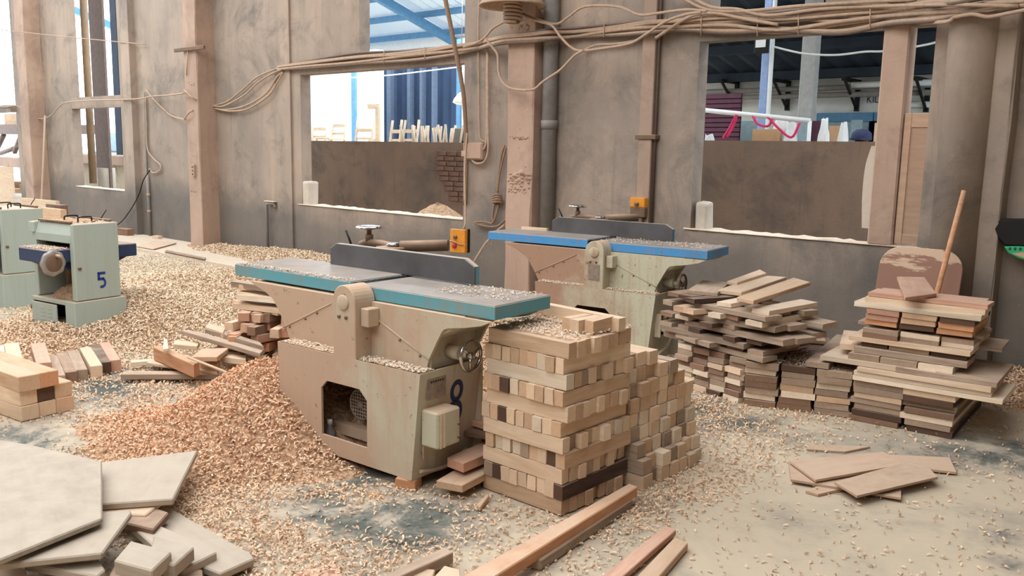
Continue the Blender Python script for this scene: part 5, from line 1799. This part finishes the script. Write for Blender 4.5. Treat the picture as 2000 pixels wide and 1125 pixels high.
# ---- seen through the left openings
mc = ony(222, 300, 11.0)
M['yard_blue'] = plain('pale_blue_machine', S(150, 172, 196), .7)  # pale blue base colour of the yard machine
yb3 = tag(empty('yard_machine', (mc.x, 11.0, 0)), 'pale blue machine in the yard behind the left openings', 'machine')
MB().box(-1.1, .9, 0, 1.2, 0, 1.15).build('machine_body', M['yard_blue'], yb3, bevel=.02)
MB().box(-1.2, 1.0, -.1, 1.3, 1.15, 1.22).build('machine_table', M['greypipe'], yb3, bevel=.01)
MB().box(-.9, -.2, .2, .8, 1.22, 1.75).build('machine_head', M['yard_blue'], yb3, bevel=.03)
for k in range(3):
    board('wood_block', (mc.x + .15 + .28 * k, 11.3, 1.222), (.24, .3, .14 + .08 * (k % 2)), M['pale'], .1 * k, f'pale block on the yard machine, {ORD[k]} from left', 'block', 'blocks on the yard machine')
M['bamboo'] = plain('bamboo', S(166, 140, 112), .8, scale=6)
def col_at(pxa, pxb, py, Y, z0, z1, mat, name, lab, cat, round_=False):
    x0_, x1_ = ony(pxa, py, Y).x, ony(pxb, py, Y).x
    b = MB()
    if round_:
        b.cyl(((x0_ + x1_) / 2, Y, z0), ((x0_ + x1_) / 2, Y, z1), abs(x1_ - x0_) / 2 * Y / math.hypot(x0_, Y), 16)
    else:
        b.box(x0_, x1_, Y - .02, Y + .04, z0, z1)
    return tag(b.build(name, M[mat], None, (0, 0, 0), 0, 0 if round_ else .01), lab, cat)
M['browncol'] = plain('brown_steel', S(130, 112, 104), .8, dust=.3)
col_at(171, 186, 290, 7.3, z1a, 5.2, 'bamboo', 'bamboo_pole', 'upright bamboo pole behind the left openings', 'pole', True)
col_at(188, 213, 280, 7.8, .5, 5.2, 'browncol', 'steel_column', 'brown column behind the left openings', 'column')
col_at(190, 227, 350, 7.8, 0, ony(205, 328, 7.8).z, 'palecon', 'concrete_footing', 'round pale concrete footing under the brown column', 'footing', True)
col_at(228, 240, 280, 9.5, 0, 5.2, 'sheet_dark', 'steel_column', 'dark post at the right of the left openings', 'column')
for i, (pxa, pxb, pt, pb, Y, mat, lab) in enumerate(((140, 260, 303, 321, 9.0, 'pillar', 'brown channel beam crossing behind the footing'), (140, 200, 244, 262, 9.5, 'browncol', 'upper brown beam behind the bamboo pole'), (-60, 60, 243, 262, 8.2, 'browncol', 'upper beam of the rack at far left'), (-60, 60, 306, 324, 8.0, 'pillar', 'lower dusty beam of the rack at far left'))):
    a, b_ = ony(pxa, pt, Y), ony(pxb, pt, Y)
    z0_, z1_ = ony((pxa + pxb) / 2, pb, Y).z, ony((pxa + pxb) / 2, pt, Y).z
    tag(MB().box(a.x, b_.x, Y - .1, Y + .1, z0_, z1_).build('steel_beam', M[mat], None, (0, 0, 0), 0, .01), lab, 'beam')
for i, (pa_, pb_, lab) in enumerate((((8, 262), (-10, 300), 'short diagonal brace in the far left rack'), ((40, 268), (28, 298), 'pale diagonal brace in the far left rack'), ((0, 300), (40, 285), 'low brace in the far left rack'))):
    tag(MB().tube([ony(pa_[0], pa_[1], 8.2), ony(pb_[0], pb_[1], 8.2)], .06, 4).build('brace', M['browncol']), lab, 'brace')
for px0, px1, pt, Y, mat, lab in ((-20, 18, 325, 6.9, 'pale', 'pale upright sheet at the far left edge'), (20, 44, 222, 8.3, 'tan', 'tan boards stacked on the rack at far left')):
    a, b_ = ony(px0, 350, Y), ony(px1, 350, Y)
    h = ony((px0 + px1) / 2, pt, Y).z
    tag(MB().box(-(b_.x - a.x) / 2, (b_.x - a.x) / 2, 0, .04, .0 if pt > 300 else h - .4, h).build('board_sheet', M[mat], None, ((a.x + b_.x) / 2, Y, 0), .1), lab, 'board')
for i in range(6):
    p = ony(12 + i * 7, 372 - (i % 3) * 7, 7.2)
    board('wood_block', (p.x, 7.2 + .05 * i, p.z - .05), (.4, .12, .09), M[('pale', 'tan', 'grey')[i % 3]], .4 * i, f'offcut on the far left workbench, {ORD[i]} from left', 'offcut', 'offcuts at the far left', (.1, 0))
a, b_ = ony(-30, 385, 7.0), ony(52, 385, 7.0)
tb = tag(empty('workbench', ((a.x + b_.x) / 2, 7.3, 0)), 'pale workbench with offcuts at the far left', 'bench')
hb = ony(20, 378, 7.0).z
w = b_.x - a.x
MB().box(-w / 2, w / 2, -.35, .45, hb - .06, hb).build('top', M['palecon'], tb)
for x in (-1, 1):
    for y in (-.3, .4):
        MB().box(x * (w / 2 - .08) - .04, x * (w / 2 - .08) + .04, y - .04, y + .04, 0, hb - .06).build('leg', M['palecon'], tb)
MB().box(-w / 2 + .03, w / 2 - .03, -.34, -.31, .05, hb - .06).build('apron', M['palecon'], tb)
struct(MB().box(-24, XO, WY - .1, WY + .1, wz(20, 219), wz(20, 206)).build('trim_14', M['wall']))
struct(MB().box(-24, XO, WY - .1, WY + .1, 5.2, ZT).build('trim_15', M['wall']))

# ------------------------------------------------------------------ shavings
HEAPS = []   # x, y, sx, sy, height, rotation
def hp_(px, py, z, sx, sy, h, rot=0.0):
    p = onz(px, py, z)
    HEAPS.append((p.x, p.y, sx, sy, h, rot))
HEAPS.append((-3.88, 2.60, .34, .42, .37, 0))         # orange heap at the left foot of the teal jointer
HEAPS.append((-4.20, 2.15, .46, .28, .07, .3))
hp_(330, 600, 0, .7, .5, .16)
hp_(480, 560, 0, .7, .5, .16)
hp_(310, 570, 0, .5, .35, .10)
hp_(90, 660, 0, .5, .35, .10)
HEAPS.append((-7.1, 3.3, .5, .35, .22, 0))
HEAPS.append((-4.6, 4.6, .9, .6, .16, 0))
HEAPS.append((-3.0, 3.6, .5, .35, .10, 0))
HEAPS.append((-8.3, 6.35, 1.6, .25, .16, 0))
HEAPS.append((-10.5, 6.4, 1.8, .2, .10, 0))
HEAPS.append((-1.0, 6.55, .6, .35, .17, 0))
HEAPS.append((-2.9, 2.35, .35, .12, .03, 0))
def hfun(x, y):
    h = np.zeros_like(x)
    for (cx, cy, sx, sy, hh, r) in HEAPS:
        dx, dy = x - cx, y - cy
        c, s = math.cos(r), math.sin(r)
        u, v = (dx * c + dy * s) / sx, (-dx * s + dy * c) / sy
        h = np.maximum(h, hh * np.exp(-.5 * (u * u + v * v) ** 1.15) ) if hh > .25 else h + hh * np.exp(-.5 * (u * u + v * v))
    h = h * (1 - .92 * np.exp(-((((x + 5.2) * .75 + (y - 2.95) * .66) / .75) ** 2 + ((-(x + 5.2) * .66 + (y - 2.95) * .75) / .45) ** 2) ** 2))
    h = h + .012 * (np.sin(x * 9.3 + 1.7 * np.sin(y * 6.1)) * np.sin(y * 8.7 + 1.3 * np.sin(x * 5.2))) * (h > .03)
    return h
gx = np.arange(-14, 1.2, .06)
gy = np.arange(.6, WY + .0, .06)
X, Y_ = np.meshgrid(gx, gy)
Hh = hfun(X, Y_) - .03
verts = np.stack([X.ravel(), Y_.ravel(), Hh.ravel()], 1)
nx, ny = len(gx), len(gy)
idx = np.arange(nx * ny).reshape(ny, nx)
q = np.stack([idx[:-1, :-1].ravel(), idx[:-1, 1:].ravel(), idx[1:, 1:].ravel(), idx[1:, :-1].ravel()], 1)
keep = (Hh.ravel()[q] > -.004).any(1)
q = q[keep]
used, inv = np.unique(q, return_inverse=True)
me = bpy.data.meshes.new('shavings_heap')
me.from_pydata([tuple(v) for v in verts[used]], [], inv.reshape(-1, 4).tolist())
me.polygons.foreach_set('use_smooth', [True] * len(me.polygons))
me.materials.append(M['heap'])
ho = bpy.data.objects.new('shavings_heap', me)
COL.objects.link(ho)
tag(ho, 'broad heaps of wood shavings banked around the machines', 'shavings', None, 'stuff')

rng = np.random.default_rng(3)
def fbm(x, y, s):
    return (np.sin(x * 2.1 * s + 1.3 * np.sin(y * 1.7 * s)) * np.sin(y * 2.3 * s + 1.1 * np.sin(x * 1.9 * s)) + .5 * np.sin(x * 5.3 * s + 2 * np.sin(y * 4.1 * s)) * np.sin(y * 4.7 * s + 2.2)) / 1.5
J1O, J1A = np.array([-2.435, 2.633]), 3.9 * D2R
def dens(x, y):
    h = hfun(x, y)
    d = np.clip((h - .012) / .05, 0, 1) * 1.0
    base = .16 + .10 * fbm(x, y, 2.0)
    # littered zone before and between the machines, thinning to the right
    z1 = np.exp(-(((x + 3.3) / 1.05) ** 2 + ((y - 1.95) / .6) ** 2)) * 1.25
    z2 = np.exp(-(((x + 5.5) / 2.2) ** 2 + ((y - 3.6) / 1.5) ** 2)) * 1.0
    z3 = np.exp(-(((x + 2.6) / .55) ** 2 + ((y - 4.4) / .7) ** 2)) * .6
    z4 = np.exp(-(((x + 2.55) / .5) ** 2 + ((y - 1.9) / .55) ** 2)) * .95
    z5 = np.exp(-(((x + 1.9) / .16) ** 2 + ((y - 3.2) / .5) ** 2)) * .7
    z6 = np.exp(-(((x + 9) / 3) ** 2 + ((y - 5.2) / 1.2) ** 2)) * .4
    lit = np.maximum.reduce([z1, z2, z3, z4, z5, z6])
    lit = lit * (.75 + .5 * fbm(x + 3, y, 3.1))
    d = np.maximum(d, np.maximum(lit, base * np.where(x > -1.75, .18, 1.0)))
    for px, py, r in ((700, 1035, .20), (800, 1000, .17), (620, 1000, .15), (690, 935, .12), (830, 1030, .14), (560, 1000, .10), (210, 762, .15), (90, 860, .22), (20, 850, .3), (150, 840, .10)):
        p = onz(px, py)
        g = np.exp(-(((x - p.x) ** 2 + (y - p.y) ** 2) / (r * r)) ** 1.5)
        d = d * (1 - .9 * g)
    return np.clip(d, 0.0, 1)
def inside(x, y, O, A, x0, x1, y0, y1):
    dx, dy = x - O[0], y - O[1]
    u, v = dx * math.cos(A) + dy * math.sin(A), -dx * math.sin(A) + dy * math.cos(A)
    return (u > x0) & (u < x1) & (v > y0) & (v < y1)
NCAND = 560000
x = rng.uniform(-11.5, .6, NCAND)
y = rng.uniform(.9, WY - .03, NCAND)
near = np.sqrt(x * x + y * y)
p = dens(x, y) * np.clip(1.25 - near / 14, .35, 1)
# only where the lens could wander past: drop what lies far outside the wedge of view
ang_ = np.degrees(np.arctan2(-x, y))
ok = (rng.random(NCAND) < p) & (ang_ > 2) & (ang_ < 82) & (near > 1.6)
ok &= ~inside(x, y, (-2.435, 2.633), 3.9 * D2R, -1.13, -.36, -.12, .29)
ok &= ~inside(x, y, (-2.915, 5.229), 7.7 * D2R, -1.13, -.36, -.12, .29)
ok &= ~inside(x, y, (-6.79, 2.70), 9.5 * D2R, -.55, .02, -.03, .40)
ok &= ~inside(x, y, (-2.575, 2.725), 0, 0, .445, 0, .47)
x, y = x[ok], y[ok]
N = len(x)
h = np.maximum(hfun(x, y) - .03, 0)
near = np.sqrt(x * x + y * y)
sc = (.8 + .5 * rng.random(N)) * np.clip(.85 + (near - 3) * .07, .85, 1.4)
ln, wd = .024 * sc, .0065 * sc
K = 4
curl = rng.uniform(.8, 3.2, N)
yaw = rng.uniform(0, 2 * np.pi, N)
pit = rng.normal(0, .45, N)
rol = rng.normal(0, .7, N)
V = np.zeros((N, K, 2, 3))
for k in range(K):
    a = (k / (K - 1) - .5) * curl
    R1 = ln / curl
    lx = R1 * np.sin(a)
    lz = R1 * (np.cos(.5 * curl) - np.cos(a)) * -1
    for s_, e in enumerate((-.5, .5)):
        V[:, k, s_, 0] = lx
        V[:, k, s_, 1] = wd * e
        V[:, k, s_, 2] = lz
cp_, sp2 = np.cos(pit)[:, None, None], np.sin(pit)[:, None, None]
cr, sr = np.cos(rol)[:, None, None], np.sin(rol)[:, None, None]
cy, sy = np.cos(yaw)[:, None, None], np.sin(yaw)[:, None, None]
vx, vy, vz = V[..., 0], V[..., 1], V[..., 2]
vy, vz = vy * cr - vz * sr, vy * sr + vz * cr
vx, vz = vx * cp_ + vz * sp2, -vx * sp2 + vz * cp_
vx, vy = vx * cy - vy * sy, vx * sy + vy * cy
dpt = np.clip(dens(x, y), 0, 1)
lift = .003 + rng.random(N) * .016 * dpt
zmin = vz.min(axis=(1, 2))
vz = vz - np.minimum(zmin, 0)[:, None, None] * .7 + (h + lift)[:, None, None]
P = np.stack([vx + x[:, None, None], vy + y[:, None, None], vz], -1).reshape(-1, 3)
base = (np.arange(N) * K * 2)[:, None]
fq = []
for k in range(K - 1):
    fq.append(np.concatenate([base + 2 * k, base + 2 * k + 1, base + 2 * k + 3, base + 2 * k + 2], 1))
Fq = np.stack(fq, 1).reshape(-1, 4)
me = bpy.data.meshes.new('wood_shavings')
me.vertices.add(len(P))
me.vertices.foreach_set('co', P.ravel().astype(np.float32))
me.loops.add(Fq.size)
me.loops.foreach_set('vertex_index', Fq.ravel().astype(np.int32))
me.polygons.add(len(Fq))
me.polygons.foreach_set('loop_start', (np.arange(len(Fq)) * 4).astype(np.int32))
me.polygons.foreach_set('loop_total', np.full(len(Fq), 4, np.int32))
me.polygons.foreach_set('use_smooth', np.ones(len(Fq), bool))
me.update()
# wood species of each shaving: orange near the teal jointer's heap, pale by the planers
L = lambda c: np.array(S(*c)[:3])
orange, pale, beige, dk = L((216, 166, 130)), L((222, 202, 174)), L((214, 184, 154)), L((160, 126, 100))
w_or = np.exp(-(((x + 4.15) / .75) ** 2 + ((y - 2.35) / .75) ** 2) ** 1.2) * 1.1
w_pa = np.clip((-x - 4.8) / 1.2, 0, 1) * np.clip((y - 2.2) / .6, 0, 1)
t_ = rng.random(N)
colr = beige[None] * (1 - w_pa[:, None]) + pale[None] * w_pa[:, None]
wo = np.clip(w_or + rng.normal(0, .2, N), 0, 1)[:, None]
colr = colr * (1 - wo) + orange[None] * wo
lt = (t_ > .78)[:, None]
colr = np.where(lt, colr * .6 + L((238, 218, 190))[None] * .4, colr)
dkk = (t_ < .10)[:, None]
colr = np.where(dkk, colr * .5 + dk[None] * .5, colr)
colr = colr * (.86 + .28 * rng.random(N))[:, None]
ca = me.color_attributes.new('chip', 'FLOAT_COLOR', 'POINT')
cc_ = np.ones((N, K * 2, 4), np.float32)
cc_[..., :3] = np.clip(colr, 0, 1)[:, None, :]
ca.data.foreach_set('color', cc_.ravel())
t = NT('wood_shaving')
at = t.n('ShaderNodeVertexColor')
at.layer_name = 'chip'
t.l(at.outputs['Color'], t.b.inputs['Base Color'])
me.materials.append(t.m)
so_ = bpy.data.objects.new('wood_shavings', me)
COL.objects.link(so_)
tag(so_, 'curled wood shavings strewn over the floor', 'shavings', None, 'stuff')
# crumbs of shavings on the table tops, ledges and stack tops
def crumbs(name, parent_m, rects, n, label, seed):
    r = random.Random(seed)
    b = MB()
    for _ in range(n):
        x0_, x1_, y0_, y1_, z_ = r.choice(rects)
        px, py = r.uniform(x0_, x1_), r.uniform(y0_, y1_)
        a = r.uniform(0, 6.28)
        l_, w_ = r.uniform(.004, .012), r.uniform(.002, .004)
        c, s = math.cos(a), math.sin(a)
        k = len(b.v)
        zz = z_ + r.uniform(.001, .006)
        for (u, v, dz) in ((-l_, -w_, 0), (0, -w_, .004), (l_, -w_, .0), (l_, w_, .001), (0, w_, .005), (-l_, w_, .001)):
            b.v.append(tuple(parent_m @ Vector((px + u * c - v * s, py + u * s + v * c, zz + dz))))
        b.face([k, k + 1, k + 4, k + 5]); b.face([k + 1, k + 2, k + 3, k + 4])
    o = b.build(name, M['silldust'])
    return tag(o, label, 'shavings', None, 'stuff')
crumbs('shaving_crumbs', J1m, [(-.45, -.02, .1, .38, .861), (-1.78, -.9, .0, .04, .868), (-.70, -.31, -.12, -.04, .541), (-.70, -.31, -.12, -.04, .541), (-1.26, -.87, -.12, -.04, .541)], 800, 'crumbs of shavings on the table and ledges of the teal jointer', 1)
crumbs('shaving_crumbs', J2m, [(-.85, -.02, .02, .38, .861), (-.70, -.31, -.12, -.04, .541), (-1.26, -.87, -.12, -.04, .541)], 700, 'crumbs of shavings on the table and ledges of the blue jointer', 2)
crumbs('shaving_crumbs', Matrix.Identity(4), [(CX0, CX1, CY0 + .05, CY1, .742)], 700, 'crumbs of shavings on top of the criss-cross stack', 3)
crumbs('shaving_crumbs', Matrix.Translation(oB) @ Matrix.Rotation(angB, 4, 'Z'), [(.0, .58, .02, .55, .271)], 600, 'crumbs of shavings on the low stack', 4)
crumbs('shaving_crumbs', Matrix.Translation(Vector((-6.79, 2.70, 0))) @ Matrix.Rotation(9.5 * D2R, 4, 'Z'), [(-.48, -.06, .02, .35, .886), (-.46, -.07, -.15, .0, .701)], 900, 'crumbs of shavings on the number 5 planer', 5)
# shavings inside the planer and the jointer cabinets
def mini_heap(name, Mx, c, rx, ry, h, lab):
    b = MB()
    r = random.Random(9)
    n, k = 20, 6
    for i in range(k + 1):
        f = i / k
        for j in range(n):
            a = 2 * math.pi * j / n
            b.v.append(tuple(Mx @ Vector((c[0] + rx * f * math.cos(a), c[1] + ry * f * math.sin(a), c[2] + h * (1 - f * f) + r.uniform(-.006, .006)))))
    for i in range(k):
        for j in range(n):
            j2 = (j + 1) % n
            b.face([i * n + j, (i + 1) * n + j, (i + 1) * n + j2, i * n + j2])
    return tag(b.build(name, M['heap']), lab, 'shavings', None, 'stuff')
PLm = Matrix.Translation(Vector((-6.79, 2.70, 0))) @ Matrix.Rotation(9.5 * D2R, 4, 'Z')
mini_heap('shavings_heap', PLm, (-.26, .15, .302), .22, .14, .10, 'shavings heaped inside the number 5 planer under its bed')
mini_heap('shavings_heap', PLm, (-.30, .20, .888), .20, .13, .02, 'shavings on top of the number 5 planer')
mini_heap('shavings_heap', J1m, (-.88, .14, .06), .20, .11, .15, 'grey brown shavings heaped inside the teal jointer cabinet')
# oil bottle standing in the cabinet
c = J1m @ Vector((-.985, -.05, .062))
bt = tag(empty('oil_bottle', c), 'small grey bottle inside the teal jointer cabinet opening', 'bottle')
MB().lathe([(0, 0), (.026, 0), (.028, .01), (.028, .06), (.012, .085), (.012, .095), (0, .095)], (0, 0, 0), 'z', 16).build('bottle_body', M['greypipe'], bt)
MB().lathe([(0, .12), (.013, .12), (.013, .095), (0, .095)], (0, 0, 0), 'z', 12).build('cap', M['whitepaint'], bt)
